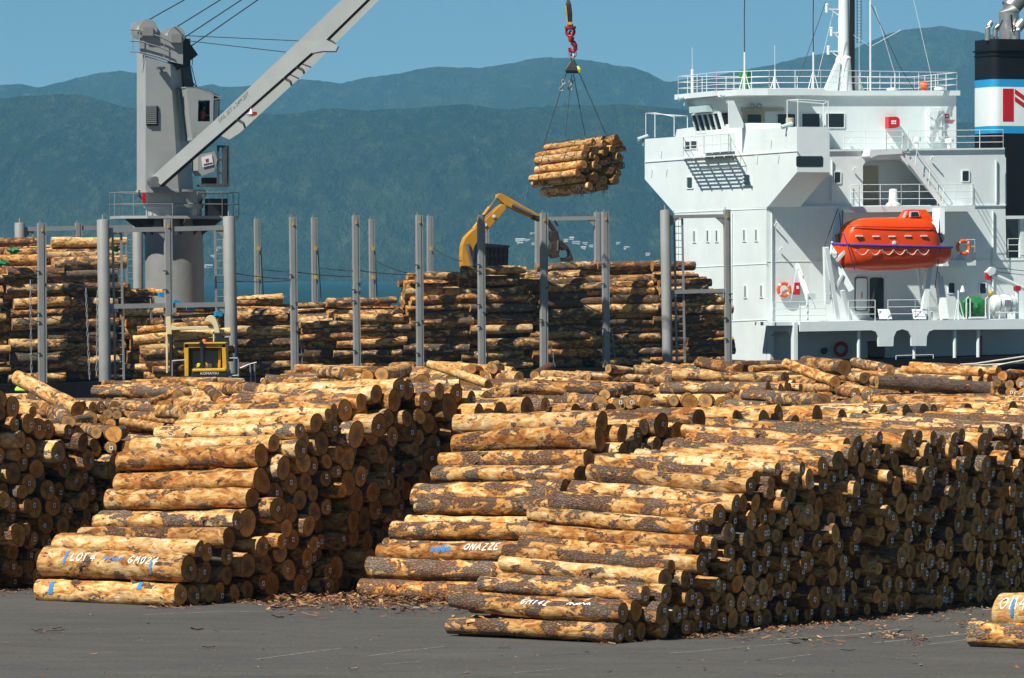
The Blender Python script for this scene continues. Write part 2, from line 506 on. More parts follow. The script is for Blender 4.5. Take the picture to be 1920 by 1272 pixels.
# heaps between the stacks and the ship
hrow = 0
for ri, Y in enumerate(np.arange(121, 214, 7.6)):
    half = .101 * Y + 4
    xs = np.arange(-half + rng.uniform(-1, 1), half + 3, 5.3)
    for ci, X in enumerate(xs):
        Xc = X + rng.uniform(-.5, .5); Yc = Y + rng.uniform(-1.2, 1.2)
        # keep clear of the four long stacks
        q = Vec((Xc, Yc, 0)); clash = False
        for P0, tm in ((C0, 27), (B0, 17.5), (D0, 23), (A0, 14)):
            w = q - P0
            if -1 < w.dot(RL) < tm + 1.6 and -2.6 < w.dot(LL) < 6.2: clash = True
        if clash: continue
        px = 960 + 9500 * Xc / Yc
        top = rng.gauss(3.15 + .012 * max(0, Yc - 140), .22)
        lim = HCAM - float(np.interp(px, [-100, 60, 100, 230, 300, 460, 560, 900, 1180, 1260, 1400, 1700, 2000], [224, 228, 230, 230, 203, 200, 188, 184, 182, 172, 168, 174, 184])) * Yc / FPX
        top = min(top, lim + rng.gauss(0, .07))
        if 165 < px < 250 and 172 < Yc < 186: top = HCAM - 207 * Yc / FPX
        if 40 < px < 320 and Yc > 186: continue
        u = rng.random()
        ph = R_(rng.uniform(-12, 38)) if u < .62 else (R_(56 + rng.gauss(0, 4)) if u < .86 else R_(rng.uniform(70, 120)))
        n = Vec((math.sin(ph), -math.cos(ph), 0)); rv = Vec((math.cos(ph), math.sin(ph), 0))
        w = rng.uniform(4.2, 5.4); rm = rng.uniform(.15, .23)
        nl = int(top / (rm * 1.74)); m = 0
        for l in range(nl):
            h = rm + l * rm * 1.74
            ww = w * (1 - .30 * (h / top) ** 2.2) - (.55 * w * rng.uniform(0, 1) if l == nl - 1 else 0)
            cnt = int(ww / (2 * rm * 1.04))
            for c in range(cnt):
                if l < nl - 3 and 0 < c < cnt - 1: continue
                r = rm * rng.uniform(.72, 1.16)
                t = -ww / 2 + rm + c * ww / max(1, cnt) + (l % 2) * rm * .5
                p = q + rv * t + n * (1.85 + rng.gauss(0, .16)) + ZX * (h + rng.uniform(-.03, .03))
                dd = (-n + rv * rng.gauss(0, .035) + ZX * rng.gauss(0, .02)).normalized()
                m += 1
                add_log(p, dd, 3.7 * rng.uniform(.96, 1.04), r, r * rng.uniform(.85, 1.1), 'heap %d %d' % (ri, ci), l + 1, c + 1, tagp=.35, hi=0,
                        peel=min(.95, max(.15, rng.gauss(.55, .15))))
        # loose logs tossed across the top
        for c in range(rng.choice((0, 0, 1, 2))):
            aa = ph + R_(rng.uniform(-30, 30)); nn = Vec((math.sin(aa), -math.cos(aa), 0))
            r = rng.uniform(.14, .23)
            add_log(q + nn * 1.8 + rv * rng.uniform(-1, 1) + ZX * (nl * rm * 1.74 + r * .75), -nn + ZX * rng.gauss(0, .04), rng.uniform(3.2, 3.8), r, r * .92, 'heap %d %d' % (ri, ci), nl + 1, c + 1, hi=0)
# single logs the photograph shows lying across the heaps
for (x0, y0, x1, y1, Y0, Y1, r, pl) in ((915, 721, 845, 697, 148, 149.5, .15, .98), (146, 768, 70, 728, 137, 138.5, .26, .7), (1584, 690, 1520, 682, 164, 166.4, .30, .5), (1668, 694, 1610, 682, 166, 168.5, .22, .6),
                                        (1566, 716, 1496, 690, 152, 154, .2, .9), (1384, 694, 1330, 683, 168, 170, .22, .5), (655, 704, 610, 700, 158, 160.4, .24, .5)):
    p = P(x0, y0, Y0); e = P(x1, y1, Y1)
    add_log(p, e - p, max(3.0, (e - p).length), r * .88, r * .8, 'tossed', 1, len(LOGS), peel=pl, hi=0)

# ------------------------------------------------------------------ deck cargo on the ship
def deck_py(px): return 721.5 - .0283 * px


POSTS = [(78, 80, 418, 'box', 7), (193, 197, 413, 'cyl', 11), (315, 318, 411, 'box', 6.5), (429, 434, 407, 'cyl', 11), (549, 553, 407, 'box', 5.8), (667, 670, 404, 'box', 5.8),
         (786, 788, 403, 'box', 5.8), (902, 904, 403, 'box', 6), (1020, 1020, 399, 'box', 6.3), (1135, 1137, 397, 'box', 5.8), (1247, 1252, 395, 'cyl', 9.5), (1363, 1366, 393, 'box', 5.5)]
OFFC, OFFP = -3.1, -4.0
cols = [(-270, -140, 490), (-135, 14, 492), (18, 128, 482), (104, 234, 464), (-10, 120, 464), (244, 316, 558), (318, 428, 588), (434, 553, 576), (559, 668, 582), (640, 772, 576),
        (768, 893, 526), (886, 1004, 518), (1008, 1128, 511), (1112, 1240, 508), (1232, 1324, 510), (1290, 1380, 545)]
for ci, (x0, x1, ytop) in enumerate(cols):
    pa = S(x0, deck_py(x0), OFFC); pb = S(x1, deck_py(x1), OFFC)
    Lc = (pb - pa).length
    H = S((x0 + x1) / 2, ytop, OFFC).z - (pa.z + pb.z) / 2
    off0 = {4: .9, 3: .2}.get(ci, 0)
    C = pack(0, 2.6, prof_fn([(0, H - .55 + rng.gauss(0, .15)), (.6, H - .3 + rng.gauss(0, .12)), (1.3, H + rng.gauss(0, .12)), (3, H + .1)]), lambda: min(.40, max(.18, rng.gauss(.285, .055))), nmax=190)
    rk = ranks(C, .42)
    slope = (pb.z - pa.z) / Lc
    for i, (t, h, r) in enumerate(C):
        bun = math.sin(ci * 3.1 + int(h / 2.2) * 1.7)
        d = (AX + ZX * (slope + bun * .02 + rng.gauss(0, .010)) + VX * rng.gauss(0, .02)).normalized()
        jx = rng.gauss(0, .20) + bun * .22 + (rng.uniform(-.5, .1) if rng.random() < .2 else 0)
        if ci == 15: jx += -.35 * max(0, h - 3.5)
        add_log(pa + VX * (t + off0 + abs(rng.gauss(0, .2))) + ZX * (h + .05 - bun * .02 * Lc / 2) + AX * jx, d, Lc * rng.uniform(.94, 1.07), r * rng.uniform(.88, 1), r * rng.uniform(.86, 1), 'cargo %d' % ci, rk[i][0], rk[i][1],
                hi=0, peel=min(.95, max(.2, rng.gauss(.55, .13))))
    for q in range(rng.choice((1, 2, 2))):           # a few last logs lying askew on top
        r = rng.uniform(.18, .28); u0 = rng.uniform(-.1, .25)
        if ci != 15: add_log(pa + AX * (Lc * u0) + VX * rng.uniform(.6, 2.2) + ZX * (H + .05 + r + slope * Lc * u0), AX + ZX * (slope + rng.gauss(0, .02)) + VX * rng.gauss(0, .05), Lc * rng.uniform(.75, .95), r, r * .9, 'cargo top %d' % ci, 9, q + 1, hi=0, peel=rng.uniform(.4, .85))
    if ci in (2, 3, 7, 8, 9, 11, 12, 13):      # top layer running back across the deck
        for q in range({11: 5, 12: 14, 13: 22}.get(ci, 36)):
            r = rng.uniform(.17, .27)
            add_log(pa + VX * (2.9 + q * .5) + ZX * (H - .25 + rng.uniform(-.12, .1)) + AX * rng.gauss(0, .15), AX + ZX * slope, Lc * .97, r, r * .93, 'cargo top %d' % ci, 1, q + 1, hi=0)

# ------------------------------------------------------------------ the bundle hanging from the ship's crane
SLING_Y = 262.0
nb = Vec((.73, -.67, .075)).normalized()
cen = P(1110, 306, SLING_Y)
SLING = [(1125, 315, 55), (1320, 335, 65), (1480, 265, 75), (1040, 405, 60), (1215, 430, 65), (1345, 475, 60), (1440, 420, 65), (1610, 415, 48), (985, 510, 70), (1110, 520, 50), (1060, 600, 45), (1215, 570, 62),
         (1410, 600, 60), (1530, 540, 66), (1600, 560, 58), (955, 665, 70), (1055, 735, 58), (1155, 680, 68), (1315, 640, 46), (1260, 720, 50), (1500, 705, 60), (1405, 760, 64), (1640, 670, 60), (915, 795, 62),
         (1010, 880, 62), (1150, 860, 75), (1300, 910, 70), (1475, 910, 78), (1570, 800, 60), (1085, 1015, 68), (1200, 1030, 65), (1380, 1010, 65), (1560, 330, 48)]
for i, (zx, zy, zr) in enumerate(SLING):
    p = PL(980 + zx / 8.482, 230 + zy / 8.482, cen, nb)
    r = zr / 8.482 / 9500 * SLING_Y
    d = (-nb + Vec((rng.gauss(0, .008), rng.gauss(0, .008), rng.gauss(0, .012)))).normalized()
    if i > 32: p = p + d * .3
    add_log(p + d * rng.uniform(-.1, .25), d, 3.35 * rng.uniform(.97, 1.03), r, r * rng.uniform(.88, 1.0), 'sling', 1, i + 1, hi=0, tagp=.3, peel=rng.uniform(.6, .9), bend=rng.gauss(0, .006))

# ------------------------------------------------------------------ logs gripped by the loader
LOADY = 236.0
for i, (x0, y0, x1, y1, r, dy) in enumerate(((250, 638, 432, 622, .215, 0), (258, 620, 408, 606, .19, .5), (261, 652, 430, 640, .19, .1), (263, 664, 440, 655, .2, 0), (274, 680, 436, 670, .21, .2), (286, 695, 430, 688, .19, 0),
                                             (253, 690, 420, 684, .19, .6), (270, 706, 432, 702, .2, .4), (300, 628, 415, 632, .2, .7), (262, 674, 420, 668, .2, .8))):
    p = P(x0, y0, LOADY + dy); e = P(x1, y1, LOADY + dy + .6)
    add_log(p, e - p, (e - p).length, r, r * .93, 'loader', 1, i + 1, hi=0, peel=rng.uniform(.5, .85))


# ------------------------------------------------------------------ geometry of one log
def log_frame(s):
    d = s['d']; e1 = d.cross(ZX).normalized(); e2 = e1.cross(d)
    return np.array(d), np.array(e1), np.array(e2)


def log_params(s):
    r = np.random.RandomState(s['seed'])
    return dict(e2=r.uniform(.0, .085), e3=r.uniform(0, .05), f2=r.uniform(0, 6.3), f3=r.uniform(0, 6.3), ks=[(r.uniform(.25, 1.4), r.randint(0, 4), r.uniform(0, 6.3), r.uniform(.006, .026)) for _ in range(6)],
                kn=[(r.uniform(.03, .97), r.uniform(0, 6.28), r.uniform(.010, .032), r.uniform(.035, .075)) for _ in range(7)], bd=r.uniform(0, 6.3), ty=r.uniform(-.1, .1), tz=r.uniform(-.1, .1), s=s['bend'])


def log_pos(s, q, u, th, dr=0.0):
    """local (x, y, z) of the log's skin at fraction u, angle th"""
    L = s['L']
    r = (s['r0'] + (s['r1'] - s['r0']) * u)
    k = 1 + q['e2'] * np.cos(2 * th + q['f2']) + q['e3'] * np.cos(3 * th + q['f3'])
    for f, m, ph, am in q['ks']: k = k + am * np.sin(6.283 * f * u * L + m * th + ph)
    r = r * k + dr
    for ku, kt, ka, kw in q['kn']:
        da = (th - kt + np.pi) % (2 * np.pi) - np.pi
        r = r + ka * np.exp(-(((u - ku) * L) ** 2 + (da * s['r0']) ** 2) / (2 * kw * kw))
    y = r * np.cos(th); z = r * np.sin(th)
    b = q['s'] * L * 4 * u * (1 - u)
    x = u * L + (1 - u) ** 10 * (q['ty'] * y + q['tz'] * z) + u ** 10 * (q['tz'] * y - q['ty'] * z)
    return x, y + b * np.cos(q['bd']), z + b * np.sin(q['bd']) * .5


def log_geo(s, ns, nr):
    q = log_params(s)
    u = np.linspace(0, 1, nr); th = np.linspace(0, 2 * np.pi, ns, endpoint=False)
    U, T = np.meshgrid(u, th, indexing='ij')
    x, y, z = log_pos(s, q, U, T)
    return np.stack([x, y, z], -1)                       # nr, ns, 3


def to_world(s, loc):
    d, e1, e2 = log_frame(s)
    return loc[..., 0:1] * d + loc[..., 1:2] * e1 + loc[..., 2:3] * e2


def grid_faces(nr, ns, base=0):
    i = np.arange(nr - 1)[:, None] * ns; j = np.arange(ns)[None, :]; jn = (j + 1) % ns
    return np.stack([i + j + base, i + ns + j + base, i + ns + jn + base, i + jn + base], -1).reshape(-1, 4)


def cap_geo(edge, fr=(1, .7, .4)):
    """edge ns x 3 local; concentric rings and a centre"""
    c = edge.mean(0)
    rings = [c + (edge - c) * f for f in fr]
    return np.concatenate(rings + [c[None]], 0), np.concatenate([np.full(len(edge), f) for f in fr] + [[0.0]])


def cap_faces(ns, nf, base, flip):
    q = grid_faces(nf, ns, base)
    last = base + (nf - 1) * ns; c = base + nf * ns
    j = np.arange(ns)
    t = np.stack([last + j, np.full(ns, c), last + (j + 1) % ns], -1)
    if flip: q = q[:, ::-1]; t = t[:, ::-1]
    return q, t


def raw_mesh(name, verts, quads, tris, qm, tm, lc, lv, mats, smooth_q=True):
    me = bpy.data.meshes.new(name)
    nq, nt = len(quads), len(tris)
    me.vertices.add(len(verts)); me.vertices.foreach_set('co', np.ascontiguousarray(verts, dtype=np.float32).ravel())
    me.loops.add(nq * 4 + nt * 3)
    me.loops.foreach_set('vertex_index', np.concatenate([quads.ravel(), tris.ravel()]).astype(np.int32))
    me.polygons.add(nq + nt)
    me.polygons.foreach_set('loop_start', np.concatenate([np.arange(nq) * 4, nq * 4 + np.arange(nt) * 3]).astype(np.int32))
    me.polygons.foreach_set('material_index', np.concatenate([qm, tm]).astype(np.int32))
    me.polygons.foreach_set('use_smooth', np.ones(nq + nt, dtype=bool))
    for m in mats: me.materials.append(m)
    a = me.attributes.new('lc', 'FLOAT_VECTOR', 'POINT'); a.data.foreach_set('vector', np.ascontiguousarray(lc, dtype=np.float32).ravel())
    a = me.attributes.new('lv', 'FLOAT_COLOR', 'POINT'); a.data.foreach_set('color', np.ascontiguousarray(lv, dtype=np.float32).ravel())
    me.update(); me.validate()
    return me


def lc_shift(s, loc):
    o = np.array([(s['seed'] * 7.31) % 97, 0, 0]); return loc + o


EMPTY3 = np.zeros((0, 3), int)


def log_parts(s, ns, nr):
    g = log_geo(s, ns, nr)
    body = g.reshape(-1, 3)
    far, ff = cap_geo(g[-1]); near, nf = cap_geo(g[0])
    lvb = np.tile([s['peel'], s['hue'], s['bri'], 1], (len(body), 1))
    mk = lambda f: np.stack([f, np.full(len(f), s['hue']), np.full(len(f), s['bri']), np.ones(len(f))], -1)
    return body, lvb, far, mk(ff), near, mk(nf)


def look(s):
    sz = 'thick' if s['r0'] > .24 else ('thin' if s['r0'] < .165 else 'mid-sized')
    sk = 'bark-covered' if s['peel'] < .42 else ('patchy-barked' if s['peel'] < .66 else 'peeled tan')
    return sz + ' ' + sk


def build_logs():
    # how large each log shows: rays through the picture against 8-sided proxies
    pv, pf, own = [], [], []
    a8 = [(math.cos(k * math.pi / 4), math.sin(k * math.pi / 4)) for k in range(8)]
    for i, s in enumerate(LOGS):
        d = s['d']; e1 = d.cross(ZX).normalized(); e2 = e1.cross(d); b = len(pv)
        for (c, r) in ((s['p'], s['r0']), (s['p'] + d * s['L'], s['r1'])):
            for (x, y) in a8: pv.append(c + e1 * (x * r) + e2 * (y * r))
        for k in range(8): pf.append((b + k, b + 8 + k, b + 8 + (k + 1) % 8, b + (k + 1) % 8)); own.append(i)
        pf.append(tuple(range(b, b + 8))); pf.append(tuple(range(b + 8, b + 16))); own += [i, i]
    bvh = BVHTree.FromPolygons(pv, pf)
    hits = {}
    for py in range(236, 1272, 4):
        for px in range(2, 1920, 5):
            h = bvh.ray_cast(CAM, ray(px, py).normalized())
            if h[2] is not None:
                q = hits.setdefault(own[h[2]], [0, 0.0, 0.0]); q[0] += 1; q[1] += px; q[2] += py
    order = sorted(hits, key=lambda i: -hits[i][0])
    must = [i for i, s in enumerate(LOGS) if s['mark'] or s['pile'] in ('sling', 'loader', 'right edge')]
    must = [i for i in must if i in hits]
    solo = must + [i for i in order if i not in set(must)][:296 - len(must)]
    solo_set = set(solo)
    print('LOGS', len(LOGS), 'visible', len(hits), 'smallest solo', hits[solo[-1]][0], 'hits', sum(h[0] for h in hits.values()), 'solo share', sum(hits[i][0] for i in solo))
    # names of the heaps, counted from the left along each row
    hp = {}
    for i in hits:
        if LOGS[i]['pile'].startswith('heap'): hp.setdefault(LOGS[i]['pile'], []).append(i)
    # ---- individuals
    seen_lab = {}
    for i in sorted(solo):
        s = LOGS[i]
        s['cx'] = hits[i][1] / hits[i][0]; s['cy'] = hits[i][2] / hits[i][0]
    pgroup = {}
    for i in sorted(solo): 
        p = LOGS[i]['pile']; p = 'heap' if p.startswith('heap') or p == 'tossed' else ('cargo' if p.startswith('cargo') else p)
        pgroup.setdefault(p, []).append(i)
    # heaps and cargo: rows by height in the picture
    for key, band in (('heap', 14), ('cargo', 22), ('sling', 16), ('loader', 14)):
        rows = {}
        for i in pgroup.get(key, []): rows.setdefault(int(LOGS[i]['cy'] // band), []).append(i)
        for n, rk in enumerate(sorted(rows)):
            for k, i in enumerate(sorted(rows[rk], key=lambda i: LOGS[i]['cx'])): LOGS[i]['rowk'] = (n + 1, k + 1)
    names = {'front': 'front stack', 'left': 'left stack', 'middle': 'middle stack', 'far left': 'far left stack', 'right edge': 'small right-edge stack'}
    groups = {'front': 'logs of the front stack', 'left': 'logs of the left stack', 'middle': 'logs of the middle stack', 'far left': 'logs of the far left stack', 'right edge': 'logs at the right edge',
              'heap': 'logs of the heaps before the ship', 'cargo': 'logs of the deck cargo', 'sling': 'logs hanging in the sling', 'loader': 'logs gripped by the loader'}
    marks = {'C': ', scrawled in white along its side', 'B': ', lettered LOT 4 in white', 'B0': ', ringed in blue paint', 'D': ', marked in blue and white', 'F': ', painted white and blue'}
    mk = {}
    for key, ids in pgroup.items():
        for i in ids:
            s = LOGS[i]
            if s['mark']: lab = look(s) + ' log in the ' + names[key] + marks[s['mark']]
            elif key in names: lab = '%s log, %s layer up, %s from near corner, %s' % (look(s), ordn(s['layer']), ordn(s['k']), names[key])
            else:
                n, k = s['rowk']
                wh = {'heap': 'in heaps before the ship', 'cargo': 'in the deck cargo', 'sling': 'in the hanging bundle', 'loader': "in the loader's grip"}[key]
                lab = '%s log %s, %s row down, %s from left' % (look(s), wh, ordn(n), ordn(k))
            seen_lab[lab] = seen_lab.get(lab, 0) + 1
            build_one(s, lab, groups[key])
    print('dup labels', [l for l, n in seen_lab.items() if n > 1][:5])
    # ---- everything else: one mass
    V, Q, T, QM, TM, LC, LV = [], [], [], [], [], [], []
    base = 0
    for i, s in enumerate(LOGS):
        if i in solo_set: continue
        vis = hits.get(i, (0,))[0]
        ns, nr = (14, 9) if vis > 0 else (8, 3)
        body, lvb, far, lvf, near, lvn = log_parts(s, ns, nr)
        loc = np.concatenate([body, far, near], 0)
        V.append(to_world(s, loc) + np.array(s['p'])); LC.append(lc_shift(s, loc)); LV.append(np.concatenate([lvb, lvf, lvn], 0))
        q = grid_faces(nr, ns, base); Q.append(q); QM.append(np.zeros(len(q)))
        for bb, fl in ((base + len(body), False), (base + len(body) + len(far), True)):
            q, t = cap_faces(ns, 3, bb, fl)
            Q.append(q); T.append(t); QM.append(np.ones(len(q))); TM.append(np.ones(len(t)))
        base += len(loc)
        if vis and s['tag']:
            r = random.Random(s['seed']); d, e1, e2 = (np.array(q) for q in log_frame(s)); a = r.uniform(0, 6.28); rr = s['r0'] * r.uniform(.05, .5)
            c = np.array(s['p']) - d * .05 + e1 * rr * math.cos(a) + e2 * rr * math.sin(a)
            for w, h, dd, m in ((.042, .05, 0, 2), (.02, .024, .003, 3)):
                V.append(np.stack([c - d * dd + e1 * w * i_ + e2 * h * j_ for i_, j_ in ((-1, -1), (1, -1), (1, 1), (-1, 1))])); Q.append(np.array([[0, 1, 2, 3]]) + base); QM.append(np.full(1, m)); LC.append(np.zeros((4, 3))); LV.append(np.ones((4, 4))); base += 4
    me = raw_mesh('log_stacks', np.concatenate(V), np.concatenate(Q), np.concatenate(T), np.concatenate(QM), np.concatenate(TM), np.concatenate(LC), np.concatenate(LV), [M['bark'], M['end'], M['paper'], M['ink']])
    o = bpy.data.objects.new('log_mass', me); COL.objects.link(o)
    tag(o, 'mass of smaller pine logs filling the wharf stacks, heaps and deck cargo', 'logs', kind='stuff')


def build_one(s, lab, group):
    near_hi = s['hi'] == 1
    ns, nr = (28, 44) if near_hi else (18, 22)
    body, lvb, far, lvf, near, lvn = log_parts(s, ns, nr)
    loc = np.concatenate([body, far], 0)
    cq, ct = cap_faces(ns, 3, len(body), False)
    bq = grid_faces(nr, ns)
    lvx = np.concatenate([lvb, lvf])
    rs = np.random.RandomState(s['seed'] + 3); q = log_params(s); fl, fq, fv = [], [], []
    for k in range(rs.randint(10, 22) if near_hi else rs.randint(3, 8)):        # loose flaps of bark
        u = rs.uniform(.03, .97); th = rs.uniform(0, 6.28); L = np.exp(rs.uniform(-3.2, -1.6)); w = L * rs.uniform(.2, .7); a = rs.uniform(-.6, .6); b = len(loc) + len(fl) * 6
        uu, tt, dr = [], [], []
        for i in (0, .5, 1):
            for j in (-.5, .5):
                uu.append(u + (i * L * np.cos(a) - j * w * np.sin(a)) / s['L']); tt.append(th + (i * L * np.sin(a) + j * w * np.cos(a)) / s['r0']); dr.append(.004 + i * i * rs.uniform(.1, .5) * L)
        fl.append(np.stack(log_pos(s, q, np.array(uu), np.array(tt), np.array(dr)), -1)); fq += [[b, b + 1, b + 3, b + 2], [b + 2, b + 3, b + 5, b + 4]]
        fv.append(np.tile([rs.uniform(.0, .35) if rs.rand() < .75 else .95, s['hue'], rs.uniform(.3, 1), 1], (6, 1)))
    loc = np.concatenate([loc] + fl, 0); lvx = np.concatenate([lvx] + fv, 0); bq = np.concatenate([bq, np.array(fq)])
    me = raw_mesh('pine_log', to_world(s, loc), np.concatenate([bq, cq]), ct, np.concatenate([np.zeros(len(bq)), np.ones(len(cq))]), np.ones(len(ct)), lc_shift(s, loc), lvx, [M['bark'], M['end']])
    o = bpy.data.objects.new('pine_log', me); COL.objects.link(o); o.location = s['p']
    tag(o, lab, 'log', group)
    nq, nt = cap_faces(ns, 3, 0, True)
    me = raw_mesh('sawn_end', to_world(s, near), nq, nt, np.zeros(len(nq)), np.zeros(len(nt)), lc_shift(s, near), lvn, [M['end']])
    e = bpy.data.objects.new('sawn_end', me); COL.objects.link(e); e.parent = o
    if s['tag']:
        r = random.Random(s['seed'])
        d, e1, e2 = (Vec(q) for q in log_frame(s))
        a = r.uniform(0, 6.28); rr = s['r0'] * r.uniform(.05, .5)
        th = r.gauss(0, .6)
        q = log_params(s)
        y, z = rr * math.cos(a), rr * math.sin(a)
        nrm = (d - e1 * q['ty'] - e2 * q['tz']).normalized()
        x1 = (e1 * math.cos(th) + e2 * math.sin(th)); x1 = (x1 - nrm * x1.dot(nrm)).normalized(); x2 = nrm.cross(x1)
        c = s['p'] + d * (q['ty'] * y + q['tz'] * z) + e1 * y + e2 * z - d * .012
        w, h = r.uniform(.032, .046), r.uniform(.04, .05)
        mb = MB()
        mb.prism([c + x1 * (i * w) + x2 * (j * h) for i, j in ((-1, -1), (1, -1), (1, 1), (-1, 1))], nrm * .004)
        for (u, v, hw, hh) in ((-.3, .25, .5, .16), (.1, -.2, .38, .28), (.45, .3, .14, .3)):
            c2 = c + x1 * (u * w) + x2 * (v * h) - nrm * .002
            mb.face([c2 + x1 * (i * hw * w) + x2 * (j * hh * h) for i, j in ((-1, -1), (1, -1), (1, 1), (-1, 1))], 1)
        mb.build('paper_tag', [M['paper'], M['ink']], e)
    if s['mark']: paint_marks(s, o)


def wrap_mark(s, o, v2, f, u0, th0, sx, mat, name='paint_mark'):
    """flat strokes (x to the picture's right, y up, metres) laid on the log's skin"""
    q = log_params(s); L = s['L']; r = s['r0']
    v = np.array(v2)
    u = u0 - v[:, 0] * sx / L
    th = th0 + v[:, 1] / r * s.get('ths', 1)
    x, y, z = log_pos(s, q, u, th, .010)
    w = to_world(s, np.stack([x, y, z], -1))
    me = bpy.data.meshes.new(name); me.from_pydata(w.tolist(), [], f); me.materials.append(mat); me.update()
    c = bpy.data.objects.new(name, me); COL.objects.link(c); c.parent = o
    return c


def stroke(pts, w):
    """a brushed 2D polyline as quads"""
    v, f = [], []
    for (a, b) in zip(pts[:-1], pts[1:]):
        dx, dy = b[0] - a[0], b[1] - a[1]; l = math.hypot(dx, dy) or 1; nx, ny = -dy / l * w / 2, dx / l * w / 2
        n = max(2, int(l / .05)); b0 = len(v)
        for i in range(n + 1):
            t = i / n; v += [(a[0] + dx * t + nx, a[1] + dy * t + ny), (a[0] + dx * t - nx, a[1] + dy * t - ny)]
        for i in range(n): k = b0 + 2 * i; f.append((k, k + 1, k + 3, k + 2))
    return v, f


def band(s, o, u, wd, mat, a0, a1):
    q = log_params(s)
    n = 14; v = []; f = []
    for i in range(n + 1):
        th = a0 + (a1 - a0) * i / n; k = .012 * math.sin(i * 1.9)
        for du in (-wd / 2, wd / 2): 
            x, y, z = log_pos(s, q, np.array(u + (du + k) / s['L']), np.array(th), .010); v.append((float(x), float(y), float(z)))
    for i in range(n): f.append((2 * i, 2 * i + 1, 2 * i + 3, 2 * i + 2))
    w = to_world(s, np.array(v))
    me = bpy.data.meshes.new('paint_band'); me.from_pydata(w.tolist(), [], f); me.materials.append(mat); me.update()
    c = bpy.data.objects.new('paint_band', me); COL.objects.link(c); c.parent = o


GLYPH = {'L': [[(0, 1), (.02, .5), (0, 0), (.8, .04)]], 'O': [[(.5, 1), (.1, .8), (0, .4), (.3, .02), (.75, .1), (1, .5), (.85, .9), (.5, 1), (.35, .95)]], '0': [[(.5, 1), (.15, .7), (.1, .3), (.4, 0), (.75, .3), (.8, .7), (.5, 1)]],
         'T': [[(-.1, .95), (.9, 1)], [(.42, 1), (.38, 0)]], '4': [[(.6, 0), (.65, 1), (0, .35), (.95, .38)]], 'G': [[(.9, .85), (.5, 1), (.1, .7), (.05, .3), (.45, 0), (.85, .2), (.88, .45), (.5, .45)]],
         'M': [[(0, 0), (.1, 1), (.45, .4), (.8, 1), (.95, 0)]], '2': [[(.05, .75), (.4, 1), (.8, .75), (.6, .4), (0, .02), (.9, .05)]], '1': [[(.2, .8), (.5, 1), (.45, 0)]], 'N': [[(0, 0), (.05, 1), (.8, 0), (.85, 1)]],
         'A': [[(0, 0), (.45, 1), (.9, 0)], [(.15, .35), (.75, .38)]], 'Z': [[(0, .95), (.85, 1), (.05, 0), (.9, .05)]], 'E': [[(.85, 1), (.05, .95), (0, 0), (.85, .03)], [(.05, .5), (.6, .52)]]}


def paint_marks(s, o):
    # the side of the log that faces the camera: find its angle
    d, e1, e2 = (Vec(q) for q in log_frame(s))
    tc = (CAM - s['p']).normalized()
    thc = math.atan2(tc.dot(e2), tc.dot(e1))
    sg = 1 if e1.cross(e2).dot(d) > 0 else -1
    # increasing angle must go up the picture
    up = 1 if (-math.sin(thc) * e1 + math.cos(thc) * e2).z > 0 else -1
    s['ths'] = up
    def txt(t, size, u, lift, m, slant=.25):
        r = random.Random(t); x = -len(t) * size * .36; V, F = [], []
        for ch in t:
            for pl in GLYPH.get(ch, ()):
                pts = [(x + (px_ + py_ * slant) * size * .52 + r.gauss(0, .006), (py_ - .5) * size * .8 + r.gauss(0, .006)) for px_, py_ in pl]
                v, f = stroke(pts, .021 * r.uniform(.8, 1.2)); F += [tuple(i + len(V) for i in q) for q in f]; V += v
            x += size * (.72 if ch != ' ' else .3)
        wrap_mark(s, o, V, F, u, thc + up * lift, 1, m)
    def scr(n, w, h, u, lift, m, sd):
        r = random.Random(sd); pts = [(-w / 2 + w * i / n + r.uniform(-.03, .03), (h / 2 if i % 2 else -h / 2) * r.uniform(.4, 1)) for i in range(n + 1)]
        v, f = stroke(pts, .022); wrap_mark(s, o, v, f, u, thc + up * lift, 1, m)
    k = s['mark']
    if k == 'B':
        txt('LOT 4', .21, .66, .5, M['chalkw']); scr(13, .5, .13, .47, .5, M['chalkb'], 3); txt('GM024', .21, .26, .5, M['chalkw'])
        band(s, o, .80, .06, M['chalkb'], thc - .1 * up, thc + 1.0 * up); band(s, o, .20, .05, M['chalkb'], thc - .5 * up, thc + .6 * up)
    elif k == 'B0':
        band(s, o, .88, .11, M['chalkb'], thc - .3 * up, thc + .9 * up); band(s, o, .26, .12, M['chalkb'], thc + .35 * up, thc + 1.2 * up)
    elif k == 'C':
        txt('GM142', .17, .47, .75, M['chalkw'], .5); scr(14, .5, .10, .22, .8, M['chalkw'], 5)
    elif k == 'D':
        scr(18, .48, .15, .55, .45, M['chalkb'], 8); scr(16, .46, .10, .56, .2, M['chalkb'], 9); txt('ONAZZE', .2, .28, .6, M['chalkw'])
    elif k == 'F':
        txt('OM4', .30, .875, .45, M['chalkw'], .1); band(s, o, .885, .07, M['chalkb'], thc - .4 * up, thc + .7 * up)
